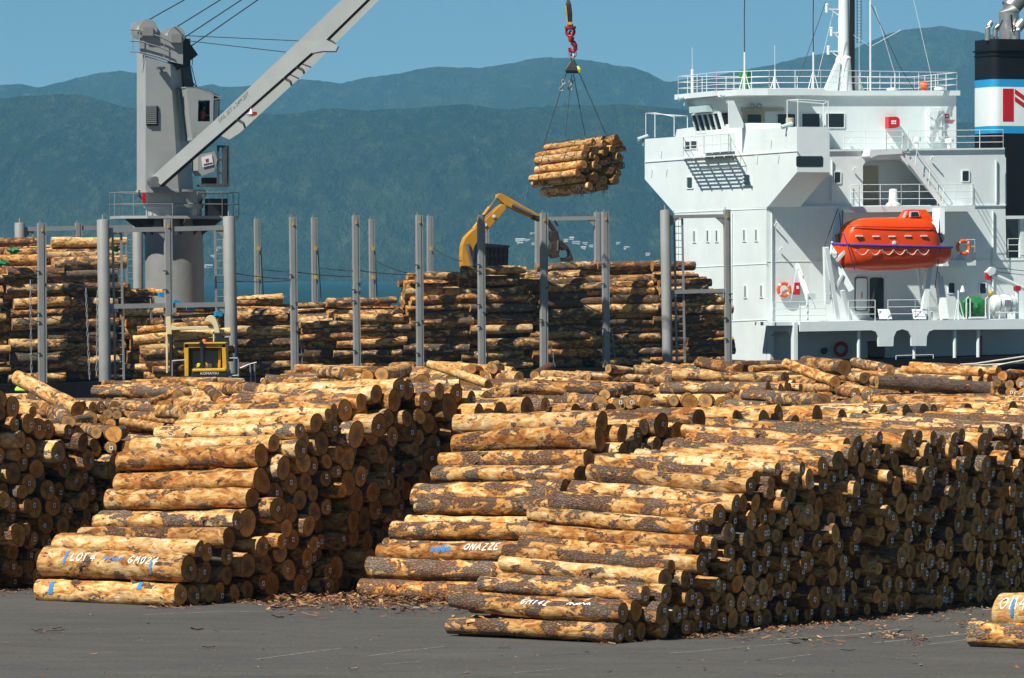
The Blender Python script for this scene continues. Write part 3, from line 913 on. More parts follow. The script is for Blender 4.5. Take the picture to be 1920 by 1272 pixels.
# ------------------------------------------------------------------ setting: wharf, sea, hills, sky, air
def grid_mesh(name, xs, ys, zf, m, smooth=True):
    nx, ny = len(xs), len(ys)
    v = np.array([(xs[i] if np.ndim(xs[i]) == 0 else xs[i], y, 0) for y in ys for i in range(nx)], dtype=float)
    v[:, 2] = [zf(x, y) for x, y in v[:, :2]]
    i = np.arange(ny - 1)[:, None] * nx; j = np.arange(nx - 1)[None, :]
    f = np.stack([i + j, i + j + 1, i + nx + j + 1, i + nx + j], -1).reshape(-1, 4)
    me = bpy.data.meshes.new(name); me.from_pydata(v.tolist(), [], f.tolist()); me.materials.append(m)
    me.polygons.foreach_set('use_smooth', [smooth] * len(f)); me.update()
    o = bpy.data.objects.new(name, me); COL.objects.link(o)
    return o


def asphalt():
    t = NT('wharf_asphalt'); co = t.obj()
    big = t.noise(co, .12, 4, .6); mid = t.noise(t.vmul(co, (.35, 1.0, 1)), .9, 5, .65); fine = t.noise(co, 60, 3, .7); grit = t.noise(co, 190, 2, .6)
    k = t.math('ADD', t.math('MULTIPLY', big, .4), t.math('MULTIPLY', mid, .6))
    col = t.mix(t.rng(k, .36, .64), (.062, .062, .059), (.098, .096, .088))
    col = t.mix(t.rng(fine, .4, .75, 0, .5), col, (.12, .115, .105))
    col = t.mix(t.rng(grit, .56, .72, 0, .5), col, (.045, .044, .043))
    st = t.noise(t.vmul(co, (.5, 1.6, 1)), 1.3, 6, .75)
    col = t.mix(t.rng(st, .54, .70, 0, .7), col, (.042, .038, .034))
    oil = t.noise(t.vmul(co, (.8, 2.2, 1)), .55, 6, .8); col = t.mix(t.rng(oil, .58, .66, 0, .45), col, (.125, .12, .105))
    grn = t.noise(t.vmul(co, (1, .3, 1)), 14, 5, .8); col = t.mix(t.rng(grn, .50, .70, 0, .55), col, (.145, .138, .122)); col = t.mix(t.rng(grn, .46, .28, 0, .5), col, (.05, .048, .045))
    scuff = t.noise(t.vmul(co, (.16, 5.5, 1)), 1.0, 5, .7)
    col = t.mix(t.rng(scuff, .63, .74, 0, .35), col, (.19, .18, .16))
    t.set(Base_Color=col, Roughness=.9); t.b.inputs['Specular IOR Level'].default_value = .25
    t.bump(t.math('ADD', fine, t.math('MULTIPLY', mid, .5)), .012, .6)
    return t.mat


QO = -9.0                                      # quay edge, metres in front of the ship's house side
ga = SO + VX * QO + AX * -400; gb = SO + VX * QO + AX * 400
mb = MB()
mb.prism([(-400, -80, 0), (400, -80, 0), (gb.x, gb.y, 0), (ga.x, ga.y, 0)], (0, 0, -6))
M['asphalt'] = asphalt()
tag(mb.build('ground', M['asphalt']), kind='structure')

t = NT('harbour_water'); co = t.obj()
w1 = t.noise(t.vmul(co, (.5, 1, 1)), .35, 4, .6); w2 = t.noise(t.vmul(co, (.5, 1, 1)), .04, 4, .6)
cap = t.noise(t.vmul(co, (.02, .006, 1)), 1.0, 2, .8)
wc = t.mix(t.rng(w2, .4, .65), (.004, .035, .045), (.010, .065, .078))
t.set(Base_Color=t.mix(t.rng(t.noise(t.vmul(co, (.09, .012, 1)), 1.0, 3, .8), .70, .76, 0, .8), wc, (.7, .75, .75)), Roughness=.5); t.b.inputs['Specular IOR Level'].default_value = .22
t.bump(t.math('ADD', w1, t.math('MULTIPLY', w2, 2)), 1.5, 1.0)
M['water'] = t.mat
mb = MB(); mb.face([(-9000, -3000, -2.6), (9000, -3000, -2.6), (9000, 16000, -2.6), (-9000, 16000, -2.6)])
tag(mb.build('sea', M['water']), kind='structure')


def hillmat(name, c0, c1, c2, sc):
    t = NT(name); co = t.obj()
    co = t.vmul(co, (1, .2, 1))
    a = t.noise(co, .0045, 6, .7); b = t.noise(co, sc * .75, 5, .75); d = t.noise(co, .018, 5, .7)
    vz = t.n('ShaderNodeTexVoronoi', {'Vector': t.n('ShaderNodeVectorMath', {0: co, 1: t.n('ShaderNodeTexNoise', {'Vector': co, 'Scale': sc * .5}).outputs['Color']}, operation='ADD').outputs[0], 'Scale': sc * 1.3, 'Randomness': 1.0}).outputs['Distance']
    col = t.mix(t.rng(a, .40, .60), c0, c1)
    col = t.mix(t.rng(d, .44, .62, 0, .8), col, c2)
    col = t.mix(t.rng(b, .50, .68, 0, .75), col, tuple(q * 1.9 for q in c1))
    sc2 = t.noise(co, .010, 5, .75)
    col = t.mix(t.rng(sc2, .67, .74, 0, .6), col, (.20, .165, .09))
    t.set(Base_Color=col, Roughness=.95); t.b.inputs['Specular IOR Level'].default_value = .05
    t.bump(t.math('ADD', b, t.math('MULTIPLY', d, 1.2)), 55, 1.0)
    return t.mat


NEAR_R = [(-500, 215), (-200, 180), (0, 188), (60, 186), (110, 184), (150, 187), (190, 197), (225, 205), (280, 214), (340, 212), (430, 207), (470, 213), (520, 211), (560, 208), (600, 206), (640, 203), (690, 211), (760, 205), (800, 199),
          (830, 196), (870, 192), (900, 193), (940, 199), (970, 203), (1000, 200), (1060, 197), (1130, 200), (1200, 206), (1290, 214), (1400, 232), (1500, 236), (1600, 228), (1750, 240), (1820, 236), (1900, 225), (2150, 210), (2400, 230)]
FAR_R = [(-500, 150), (-200, 172), (0, 160), (40, 158), (75, 165), (100, 158), (130, 150), (170, 141), (200, 136), (230, 133), (262, 138), (300, 155), (345, 166), (400, 158), (420, 165), (480, 160), (520, 155), (560, 149), (600, 152), (640, 157), (680, 147),
         (740, 140), (770, 133), (800, 127), (850, 126), (900, 128), (930, 124), (960, 119), (1000, 110), (1030, 107), (1060, 110), (1100, 113), (1150, 122), (1190, 127), (1220, 140), (1245, 152), (1258, 154), (1290, 148), (1350, 141),
         (1400, 130), (1450, 122), (1500, 108), (1550, 100), (1600, 92), (1660, 66), (1700, 55), (1765, 50), (1800, 55), (1830, 60), (1900, 75), (2000, 90), (2200, 80), (2400, 110)]
D0H, DCN, DCF = 7000.0, 8300.0, 12500.0
ZSEA = -2.6


def crest(tab, D):
    xs = [p[0] for p in tab]; ys = [p[1] for p in tab]
    def f(X):
        px = 960 + X / D * FPX
        py = np.interp(px, xs, ys)
        return HCAM + (HZ - py) / FPX * D
    return f


cn, cf = crest(NEAR_R, DCN), crest(FAR_R, DCF)


def near_z(x, y):
    u = (y - D0H + 180 * mnoise.noise(Vec((x * .0016, 3.1, 0)))) / (DCN - D0H)
    if u <= 0: return ZSEA + u * 30
    X = x * DCN / max(y, 1)
    c = cn(X)
    if u > 1: return c - (u - 1) * 120
    base = c * (1 - (1 - u) ** 1.55)
    w_ = mnoise.noise(Vec((x * .0018, y * .0012, 2.0))) * 260
    r1 = 1 - abs(mnoise.noise(Vec(((x + w_) * .0042, y * .0009, 5.0)))) * 2
    r2 = 1 - abs(mnoise.noise(Vec(((x - w_ * .5) * .011, y * .0024, 8.0)))) * 2
    rid = ((r1 - .5) * 62 + (r2 - .5) * 24 + mnoise.fractal(Vec((x * .012, y * .005, 3.0)), 1.0, 2.0, 4) * 9) * math.sin(math.pi * min(1, u)) ** .7
    return min(max(base + rid, ZSEA + 1), c * (.25 + .75 * u) + 12 + 4 * mnoise.noise(Vec((x * .03, y * .01, 1)))) if u < .985 else c + 4.5 * mnoise.noise(Vec((x * .035, 0, 1))) + 3.0 * mnoise.noise(Vec((x * .11, 0, 4)))


def far_z(x, y):
    u = (y - 10300) / (DCF - 10300)
    X = x * DCF / y; c = cf(X)
    if u > 1: return c - (u - 1) * 200
    rid = mnoise.fractal(Vec((x * .0022, y * .0009, 9.0)), 1.0, 2.0, 5) * 60 * math.sin(math.pi * u)
    return min(c * (.25 + .75 * u) + rid, c * (.35 + .65 * u) + 5) if u < .985 else c + 3.0 * mnoise.noise(Vec((x * .025, 0, 2))) + 2 * mnoise.noise(Vec((x * .07, 0, 7)))


M['hillnear'] = hillmat('bush_near_hills', (.014, .026, .010), (.046, .060, .024), (.005, .010, .005), .055)
M['hillfar'] = hillmat('bush_far_hills', (.016, .024, .012), (.042, .050, .024), (.008, .014, .008), .03)
tag(grid_mesh('hills', np.linspace(-1700, 1700, 620), np.concatenate([np.linspace(6700, DCN, 120), [DCN + 300, DCN + 900]]), near_z, M['hillnear']), kind='structure')
tag(grid_mesh('far_hills', np.linspace(-2300, 2300, 460), np.concatenate([np.linspace(10300, DCF, 50), [DCF + 400, DCF + 1000]]), far_z, M['hillfar']), kind='structure')

# houses on the far shore
hs = [(391, 500, 1.6), (400, 482, 1), (410, 468, 1.2), (510, 463, 1.3), (497, 470, .9), (560, 478, .8), (610, 520, 1), (660, 486, .8), (823, 407, .8), (976, 451, 2.2), (990, 452, 1), (998, 440, .9), (975, 458, 1.2), (1003, 459, 1.3), (1062, 452, 1), (1072, 448, .9), (1080, 456, 1.6), (1097, 458, 1),
      (1094, 466, 1), (1109, 463, .9), (1160, 458, .9), (1175, 466, 1), (1215, 478, .9), (945, 466, .8), (850, 496, 1), (740, 500, .8)]
for i, (px, py, k) in enumerate([h for n_, h in enumerate(hs) if n_ not in (3, 4, 5, 6, 7, 8, 23, 24, 25)]):
    y = 7000.0
    for _ in range(300):
        p = P(px, py, y)
        if near_z(p.x, y) >= p.z: break
        y += 6
    p = P(px, py, y - 4); w = 6.5 * k; h = 1.6
    t_ = thing('house', p, 'tiny pale house on the wooded far shore', 'house', 'houses on the far shore')
    a = R_(random.Random(i).uniform(-40, 40)); ax = Vec((math.cos(a), math.sin(a), 0)); ay = ZX.cross(ax)
    MB().box(p + ZX * (h / 2 - 4), w, 5, h + 6, ax).build('wall', M['roofw'], t_)
    g = [p + ax * (-w / 2 - .5) + ay * -3 + ZX * h * .8, p + ax * (-w / 2 - .5) + ay * 3 + ZX * h * .8, p + ax * (-w / 2 - .5) + ZX * (h * .8 + 1.6)]
    MB().prism(g, ax * (w + 1)).build('roof', M['roofg' if i % 3 else 'roofw'], t_)

# air
t = bpy.data.materials.new('haze_air'); t.use_nodes = True
nt = t.node_tree; nt.nodes.remove(nt.nodes['Principled BSDF'])
pv = nt.nodes.new('ShaderNodeVolumePrincipled')
pv.inputs['Color'].default_value = HAZE_C + (1,); pv.inputs['Density'].default_value = HAZE_D; pv.inputs['Anisotropy'].default_value = 0.0
nt.links.new(pv.outputs[0], nt.nodes['Material Output'].inputs['Volume'])
mb = MB(); mb.prism([(-6000, -200, -8), (6000, -200, -8), (6000, 15000, -8), (-6000, 15000, -8)], (0, 0, 760))
tag(mb.build('haze', t), kind='stuff')

# sky and sun
W = bpy.data.worlds.new('World'); SC.world = W; W.use_nodes = True
wt = W.node_tree; bg = wt.nodes['Background']
sky = wt.nodes.new('ShaderNodeTexSky'); sky.sky_type = 'NISHITA'; sky.sun_disc = False
SUN = Vec((-.59, -.61, 1.0)).normalized()
sky.sun_elevation = math.asin(SUN.z); sky.sun_rotation = math.atan2(SUN.x, SUN.y) % (2 * math.pi)
sky.air_density = .4; sky.dust_density = .1; sky.ozone_density = 2.0
tc = wt.nodes.new('ShaderNodeTexCoord'); ad = wt.nodes.new('ShaderNodeVectorMath'); ad.operation = 'ADD'; ad.inputs[1].default_value = (0, 0, SKY_LIFT)
wt.links.new(tc.outputs['Generated'], ad.inputs[0]); wt.links.new(ad.outputs[0], sky.inputs[0]); tn_ = wt.nodes.new('ShaderNodeMix'); tn_.data_type = 'RGBA'; tn_.blend_type = 'MULTIPLY'; tn_.inputs[0].default_value = 1; tn_.inputs[7].default_value = SKY_T + (1,)
wt.links.new(sky.outputs[0], tn_.inputs[6]); wt.links.new(tn_.outputs[2], bg.inputs[0])
bg.inputs[1].default_value = SKY_S
sl = bpy.data.lights.new('sun', 'SUN'); sl.energy = SUN_S; sl.angle = R_(.5); sl.color = (1.0, .95, .86)
so = bpy.data.objects.new('sun', sl); COL.objects.link(so); so.rotation_euler = SUN.to_track_quat('Z', 'Y').to_euler()

# ------------------------------------------------------------------ bark litter
t = NT('bark_chips'); cc = t.attr('lv').outputs['Color']
t.set(Base_Color=cc, Roughness=.9); M['litter'] = t.mat


def litter():
    r = random.Random(11); v, f, c = [], [], []
    pal = [(.20, .075, .03), (.27, .12, .05), (.13, .05, .025), (.38, .21, .09), (.09, .04, .025), (.46, .30, .15)]

    def chip(p, l, w, lift=.0):
        a = r.uniform(0, 3.14); ax = Vec((math.cos(a), math.sin(a), r.gauss(0, .15))); ay = Vec((-math.sin(a), math.cos(a), r.gauss(0, .3)))
        b = len(v); k = r.choice(pal); g = r.uniform(.7, 1.25); cur = r.uniform(0, .25) * l
        for i in (-1, 0, 1):
            z = p.z + lift + .012 + cur * (i * i) * .6
            for j in (-1, 1):
                q = Vec((p.x, p.y, 0)) + ax * (i * l / 2) + ay * (j * w / 2 * r.uniform(.6, 1.2)); v.append((q.x, q.y, max(.006, z + q.z))); c.append((k[0] * g, k[1] * g, k[2] * g, 1))
        f.extend([(b, b + 1, b + 3, b + 2), (b + 2, b + 3, b + 5, b + 4)])
    # drifts along the foot of the stacks, in stack coordinates (t along the front, q towards the camera side)
    for (P0, t0, t1, n, spread, hh) in ((B0, 1.2, 7.5, 3400, .75, .10), (C0, 1.6, 17, 9500, .5, .06), (A0, 0, 6, 1700, .5, .07), (C0, -.6, 1.5, 160, .3, .02), (B0, -.8, 1.2, 220, .35, .02)):
        for _ in range(n):
            tt = r.uniform(t0, t1); q = abs(r.gauss(0, spread))
            p = P0 + RL * tt - LL * (q - .25); p.z = 0
            s = math.exp(2.1 * r.random() ** 2.6)
            chip(p, .030 * s, .008 + .006 * s * r.random(), r.uniform(0, hh) * math.exp(-q * 2))
    for _ in range(3200):                        # the apron between left stack and front stack
        p = G(r.uniform(500, 925), 1122 + abs(r.gauss(0, 11)) + r.uniform(-6, 6)); s = math.exp(2.5 * r.random() ** 2)
        chip(p, .036 * s, .010 + .008 * s * r.random(), r.uniform(0, .07))
    for _ in range(420):                         # strays on the open asphalt
        p = G(r.uniform(-40, 1960), 1130 + 160 * r.random()); s = math.exp(2.2 * r.random() ** 5)
        chip(p, .028 * s, .010 + .005 * s, 0)
    for (px, py, n, sx, sy) in ((1655, 1195, 60, 30, 4), (1720, 1203, 50, 14, 5), (1540, 1205, 40, 24, 4), (1450, 1200, 60, 60, 5), (1800, 1165, 120, 60, 9), (1620, 1180, 90, 60, 8), (85, 1186, 14, 12, 2)):
        for _ in range(n):
            p = G(px + r.gauss(0, sx), py + r.gauss(0, sy)); s = math.exp(2.0 * r.random() ** 1.5)
            chip(p, .029 * s, .008 + .005 * s, r.uniform(0, .05))
    me = bpy.data.meshes.new('bark_litter'); me.from_pydata(v, [], f); me.materials.append(M['litter'])
    a = me.attributes.new('lv', 'FLOAT_COLOR', 'POINT'); a.data.foreach_set('color', [x for q in c for x in q]); me.update()
    o = bpy.data.objects.new('bark_litter', me); COL.objects.link(o)
    tag(o, 'reddish bark chips scattered over the asphalt and along the log stacks', 'bark litter', kind='stuff')


litter()
# larger single strips of bark on the open asphalt
for i, (px, py, l, w, a, lab) in enumerate(((90, 1187, .62, .07, .1, 'long curled bark strip alone on the asphalt at far left'), (391, 1217, .24, .045, .05, 'dark bark piece on the asphalt below the lettered log'), (662, 1257, .2, .09, .3, 'pale torn bark flake near the bottom edge of the asphalt'),
                                            (1380, 1202, .5, .04, -.15, 'pale split stick of wood beside the front stack'), (1713, 1232, .12, .03, -.8, 'small curled pale chip on the asphalt at lower right'), (1702, 1186, .17, .05, .1, 'dark bark piece lying between two chip drifts at right'),
                                            (1590, 1223, .26, .03, .1, 'thin brown bark strip on the asphalt at lower right'), (1100, 1226, .1, .04, .5, 'small dark bark curl below the front stack'))):
    p = G(px, py); r = random.Random(i); v = []; ax = Vec((math.cos(a), math.sin(a), 0)); ay = Vec((-math.sin(a), math.cos(a), 0)); n = 9; mbk = MB()
    rings = []
    for k in range(n + 1):
        u = k / n - .5; ww = w * (.35 + .65 * math.cos(u * 2.6)) * r.uniform(.7, 1.2); z = .02 + .10 * l * u * u * 2 + r.uniform(0, .012)
        c = p + ax * (u * l) + ay * r.gauss(0, .008)
        rings.append([c + ay * ww / 2 + ZX * (z + .012), c + ZX * z, c - ay * ww / 2 + ZX * (z + .014), c + ZX * (z + .012)])
    mbk.loft(rings)
    pale = i in (2, 3, 4)
    key = 'barkpale' if pale else 'barkdark'
    if key not in M: M[key] = paint(key + '_strip', (.50, .36, .20) if pale else (.17, .075, .035), .9, .4, 14)
    tag(mbk.build('bark_strip', M[key], loc=p), lab, 'bark strip', 'bark strips on the asphalt')
# worn pale lines on the asphalt
t = NT('worn_line_paint'); co = t.obj()
t.set(Base_Color=t.mix(t.rng(t.noise(co, 9, 5, .75), .42, .62), (.105, .105, .10), (.30, .29, .25)), Roughness=.9); M['line'] = t.mat
mb = MB(); r = random.Random(5)
for pts, w in (((((480, 1237), (560, 1226), (640, 1216))), .035), (((690, 1231), (760, 1221), (840, 1212)), .03), (((270, 1153), (400, 1148), (560, 1146)), .05), (((1250, 1226), (1390, 1214), (1500, 1206)), .035), (((1440, 1200), (1600, 1191), (1690, 1180)), .06),
               (((1640, 1206), (1740, 1196), (1830, 1187)), .06), (((1740, 1209), (1830, 1198)), .04), (((960, 1262), (1060, 1254)), .03), (((1440, 1238), (1520, 1228)), .03), (((720, 1246), (800, 1240)), .03)):
    q = [G(x, y) for x, y in pts]
    for a, b in zip(q[:-1], q[1:]):
        d = (b - a).normalized(); s = ZX.cross(d) * w
        mb.face([a + s + ZX * .004, a - s + ZX * .004, b - s + ZX * .004, b + s + ZX * .004])
tag(mb.build('road_markings', M['line']), kind='structure')
# ------------------------------------------------------------------ the ship
ship = thing('cargo_ship', SO + VX * 8 + ZX * (-SO.z - 2), 'white and black log carrier ship moored behind the wharf, bridge block at right', 'ship')


def sp(pts, off, th, mb=None, mi=0):
    """outline given on the side plane at off, pushed back th metres"""
    return (mb or MB()).prism([S(x, y, off) for x, y in pts], VX * th, mi)


def fp(pts, so, th, mb=None, mi=0):
    return (mb or MB()).prism([FR(x, y, so) for x, y in pts], AX * th, mi)


def rect(x0, y0, x1, y1): return [(x0, y0), (x1, y0), (x1, y1), (x0, y1)]


_q0 = S(80, deck_py(80), OFFC); _q1 = S(1140, deck_py(1140), OFFC)
_s0 = (_q0 - SO).dot(AX); _s1 = (_q1 - SO).dot(AX)
def zdk(s): return _q0.z + (_q1.z - _q0.z) * (s - _s0) / (_s1 - _s0)
def WS(s, t, z): return Vec((SO.x, SO.y, 0)) + AX * s + VX * t + ZX * z


# hull with a raked bow far outside the picture
ring = [(-118, 9), (-104, 1.5), (-92, -3.2), (-80, -4.6), (46, -4.6), (50, -2), (50, 20), (46, 22.6), (-80, 22.6), (-92, 21), (-104, 16.5)]
MB().loft([[WS(s, t, zdk(s) + .02) for s, t in ring], [WS(s * .985, 9 + (t - 9) * .96, -7) for s, t in ring]]).build('hull', M['hull'], ship)
mb = MB()
for k in range(24):
    s0 = -78 + k * 3.0
    mb.bar(WS(s0, -4.45, zdk(s0)), WS(s0 + 3, -4.45, zdk(s0 + 3)), .06, .10)
mb.build('deck_edge_strip', M['hull'], ship)

# --- deckhouse
dh = sp([(1437, 389), (1885, 386), (1887, 484), (1990, 483), (1995, 712), (1437, 712)], 0, 15.7).build('deckhouse', M['white'], ship)
mb = MB()
sp([(1450, 285), (1884, 279.5), (1885, 386.2), (1768, 387), (1694, 302), (1688, 299), (1632, 300.5), (1623, 303), (1618, 311), (1618, 388.2), (1450, 389.2)], 0, .25, mb)
sp([(1446, 300), (1590, 300), (1590, 389), (1446, 389)], 2.5, 10, mb)
sp([(1590, 300), (1886, 295), (1887, 386), (1590, 388)], 2.5, .2, mb)
sp([(1446, 285), (1884, 279.8), (1884, 294), (1446, 299)], .25, 15.2, mb)
sp(rect(1606, 300, 1613, 388), .25, 2.3, mb)
sp([(1772, 297), (1781, 297), (1781, 387), (1772, 387)], .25, 2.3, mb)
sp(rect(1880, 295, 1884, 386), .25, 15, mb)
mb.build('upper_deckhouse', M['white'], ship)
sp([(1440, 281.5), (1884, 277.5), (1884, 280.5), (1440, 285.5)], -.12, 15.9).build('bridge_deck', M['white'], ship)
sp([(1437.2, 387), (1886, 384), (1886, 386.5), (1437.2, 389.5)], -.07, .07).build('deck_seam', M['white'], ship)
sp([(1437.2, 490), (1990, 487), (1990, 488.3), (1437.2, 491.3)], -.03, .03).build('deck_seam', M['white'], ship)
fp([(1262, 398.5), (1437, 390.5), (1437, 391.8), (1262, 399.8)], -.03, .03).build('deck_seam', M['white'], ship)
fp([(1262, 503), (1437, 494), (1437, 495.2), (1262, 504.2)], -.03, .03).build('deck_seam', M['white'], ship)
fp([(1262, 607), (1437, 599), (1437, 600.5), (1262, 608.5)], -.03, .03).build('deck_seam', M['white'], ship)
# bridge wing, full width, cranked underside at both ends
bw = fp([(1494, 238), (1412, 242), (1403, 231), (1367, 233), (1297, 239), (1269, 243), (1266, 257), (1209, 261), (1209, 336.5), (1262, 397), (1437, 388.5), (1440, 387.5), (1494.5, 323)], 0, 2.0).build('bridge_wing', M['white'], ship)
fp([(1208.5, 303.2), (1494.6, 282.6), (1494.6, 284.2), (1208.5, 305)], -.05, .05).build('wing_seam', M['white'], bw)
TW = -5.0
for (x0, x1, y0, y1) in ((1453, 1545, 352, 356), (1470, 1553, 336, 340)):
    pass
mb = MB()
for k in (.22, .55, .85):
    a = FR(1440 + 54.5 * k, 387.5 - 64.5 * k, .15); b = a + AX * 1.7
    mb.bar(a - ZX * .07, b - ZX * .07, .08, .16)
mb.build('wing_stiffener', M['white'], bw)


def window(pts, plane, parent, off=0.0, nm='window', gl='glass', fr='white', d=.05):
    """frame ring standing proud of a wall, dark pane set inside it; plane is sp or fp"""
    cx = sum(p[0] for p in pts) / len(pts); cy = sum(p[1] for p in pts) / len(pts)
    n = len(pts); mbf = MB(); f = S if plane is sp else FR; ext = VX if plane is sp else AX
    g = 1.9
    outp = [(x + (g if x > cx else -g), y + (g if y > cy else -g)) for x, y in pts]
    for i in range(n):
        j = (i + 1) % n
        mbf.prism([f(*outp[i], off - d), f(*outp[j], off - d), f(*pts[j], off - d), f(*pts[i], off - d)], ext * (d + .004))
    w = mbf.build(nm, M[fr], parent)
    plane(pts, off - .015, .012).build('pane', M[gl], w)
    return w


def rr(x0, y0, x1, y1, c=1.6):
    return [(x0 + c, y0), (x1 - c, y0), (x1, y0 + c), (x1, y1 - c), (x1 - c, y1), (x0 + c, y1), (x0, y1 - c), (x0, y0 + c)]


for x, y0, y1 in ((1301, 434, 454), (1326, 433, 453), (1343, 433, 453), (1394.5, 432, 452), (1417, 431.5, 451.5), (1396.5, 537, 558), (1426.5, 536, 557)):
    window(rect(x - 1.5, y0, x + 1.5, y1), fp, dh)
window(rr(1287.5, 333, 1297.5, 353), fp, bw); window(rr(1394.5, 328, 1405.5, 348), fp, bw)
for q in ((1565, 323, 1576, 343), (1805, 321, 1817, 340)): window(rr(*q), sp, dh, 0)
for q in ((1779, 531, 1790, 550), (1837.5, 531.5, 1848.5, 550.5)): window(rr(*q), sp, dh, 0)
TWO = (FR(1494.3, 300, 0) - SO).dot(VX)
sp(rr(1493.5, 293, 1543, 313, 2), TWO - .03, .06).build('wing_opening', M['glass'], bw)

# --- wheelhouse
tn, tf = (FR(1366, 240) - SO).dot(VX), (FR(1295, 240) - SO).dot(VX)
sE = (S(1793, 230, tn) - SO).dot(AX)
zb, zw0, zw1, zt = FR(1366, 262).z, FR(1366, 249).z, FR(1366, 212).z, FR(1366, 180).z
def whr(z, sf): return [WS(sf + .35, tn, z), WS(sE, tn, z + (sE - sf) * .012), WS(sE, tf, z + (sE - sf) * .012), WS(sf + .35, tf, z), WS(sf, tf - .7, z), WS(sf, tn + .7, z)]
wh = MB().loft([whr(zb - 2, .2), whr(zw0, .1), whr(zt, -.55)]).build('wheelhouse', M['white'], ship)
# front windows lean with the wall
for i in range(5):
    u0, u1 = .05 + i * .185, .05 + i * .185 + .155
    a, b = tf - .75, tn + .75
    q = lambda u, z, o: WS(.1 - .65 * (z - zw0) / (zt - zw0) + o, a + (b - a) * u, z)
    w_ = MB(); k = .012
    for (ua, ub, za, zb_) in ((u0 - k, u0, zw0 + .1, zw1), (u1, u1 + k, zw0 + .1, zw1), (u0 - k, u1 + k, zw1, zw1 + .08), (u0 - k, u1 + k, zw0 + .02, zw0 + .1)):
        w_.prism([q(ua, za, -.09), q(ub, za, -.09), q(ub, zb_, -.09), q(ua, zb_, -.09)], AX * .1)
    w_ = w_.build('window', M['white'], wh)
    MB().prism([q(u0, zw0 + .1, -.03), q(u1, zw0 + .1, -.03), q(u1, zw1, -.03), q(u0, zw1, -.03)], AX * .02).build('pane', M['glass'], w_)
# corner panes on the near bevel of the wheelhouse front
qc = lambda u, z, o: WS(.1 - .65 * (z - zw0) / (zt - zw0) + .35 * u + o, tn + .7 - .7 * u + o, z)
MB().prism([qc(.1, zw0 + .1, -.04), qc(.85, zw0 + .1, -.04), qc(.85, zw1, -.04), qc(.1, zw1, -.04)], (AX + VX) * .02).build('window', M['glass'], wh)
MB().prism([q(.2, zw1 + .12, -.45), q(.8, zw1 + .12, -.45), q(.8, zw1 + .5, -.35), q(.2, zw1 + .5, -.35)], AX * .4).build('window_shade', M['bluegrey'], wh)
for qd in ((1458, 214, 1491, 239.5), (1504, 213.5, 1537, 238.5), (1549.5, 213.5, 1583, 239)): window(rr(*qd, 1.2), sp, wh, tn)
dr = sp(rect(1393, 206, 1434, 246), tn - .06, .06).build('door', M['tan'], wh)
sp(rr(1402, 215, 1427, 243, 1.2), tn - .08, .03).build('pane', M['glass'], dr)
sp(rect(1391, 203, 1471, 209), tn - .14, .13).build('door_lintel', M['tan'], wh)
# roof with the deep visor over the wing
rz0, rz1 = FR(1366, 188).z, FR(1366, 180.5).z
def rf(z, e, s0=-.95): return [WS(s0, tn - e, z), WS(sE + .15, tn - e, z + (sE - s0) * .012), WS(sE + .15, tf + e, z + (sE - s0) * .012), WS(s0, tf + e, z)]
roof = MB().loft([rf(rz1, .25), rf(rz1 + .3, .25)]).build('wheelhouse_roof', M['white'], ship)
MB().loft([[WS(s, t, z + (s + .6) * .012) for s, t in ((-.75, tn - 3.4), (1.0, tn - 3.9), (4.6, tn - 3.9), (4.6, tn), (-.75, tn))] for z in (rz1 - .08, rz1 + .28)]).build('roof_visor', M['white'], ship)
sp([(1366, 189), (1376, 189), (1394, 231), (1394, 240), (1367, 240)], tn - 3.0, .12).build('visor_bracket', M['white'], ship)
mb = MB()
for x in (1411, 1424): mb.torus(S(x, 199, tn - .25), VX, .12, .05, 14, 6)
mb.build('horn', M['grey'], wh)


def rail(pts, h=1.08, step=1.4, rails=3, r=.023, nm='railing', m='rail', parent=None, mb=None):
    mb_ = mb or MB()
    for a, b in zip(pts[:-1], pts[1:]):
        L = (b - a).length; n = max(1, int(round(L / step)))
        for i in range(n + 1):
            c = a + (b - a) * (i / n); mb_.tube([c, c + ZX * h], r, 5)
        for k in range(rails):
            z = ZX * (h * (k + 1) / rails); mb_.tube([a + z, b + z], r * .85, 5)
    if mb is None: return mb_.build(nm, M[m], parent or ship)


rail([S(1582, 281, -.05), S(1662, 280.5, -.05), S(1662, 280.5, -1.2), S(1692, 280, -1.2)], parent=ship)
rail([S(1703, 280, -.05), S(1793, 279.2, -.05), S(1881, 278, -.05)], parent=ship)
rail([S(1881, 278, -.05), S(1881, 278, 3)], parent=ship, step=1)
# roof railing (front run, near run, far run)
zr = rz1 + .31
rail([WS(-.8, tf, zr), WS(-.8, tn - .1, zr), WS(1.2, tn - 3.6, zr), WS(4.4, tn - 3.7, zr + .05), WS(sE, tn - .1, zr + sE * .012)], step=1.5)
rail([WS(-.8, tf, zr), WS(sE, tf, zr + sE * .012), WS(sE, tn - .1, zr + sE * .012)], step=1.6)
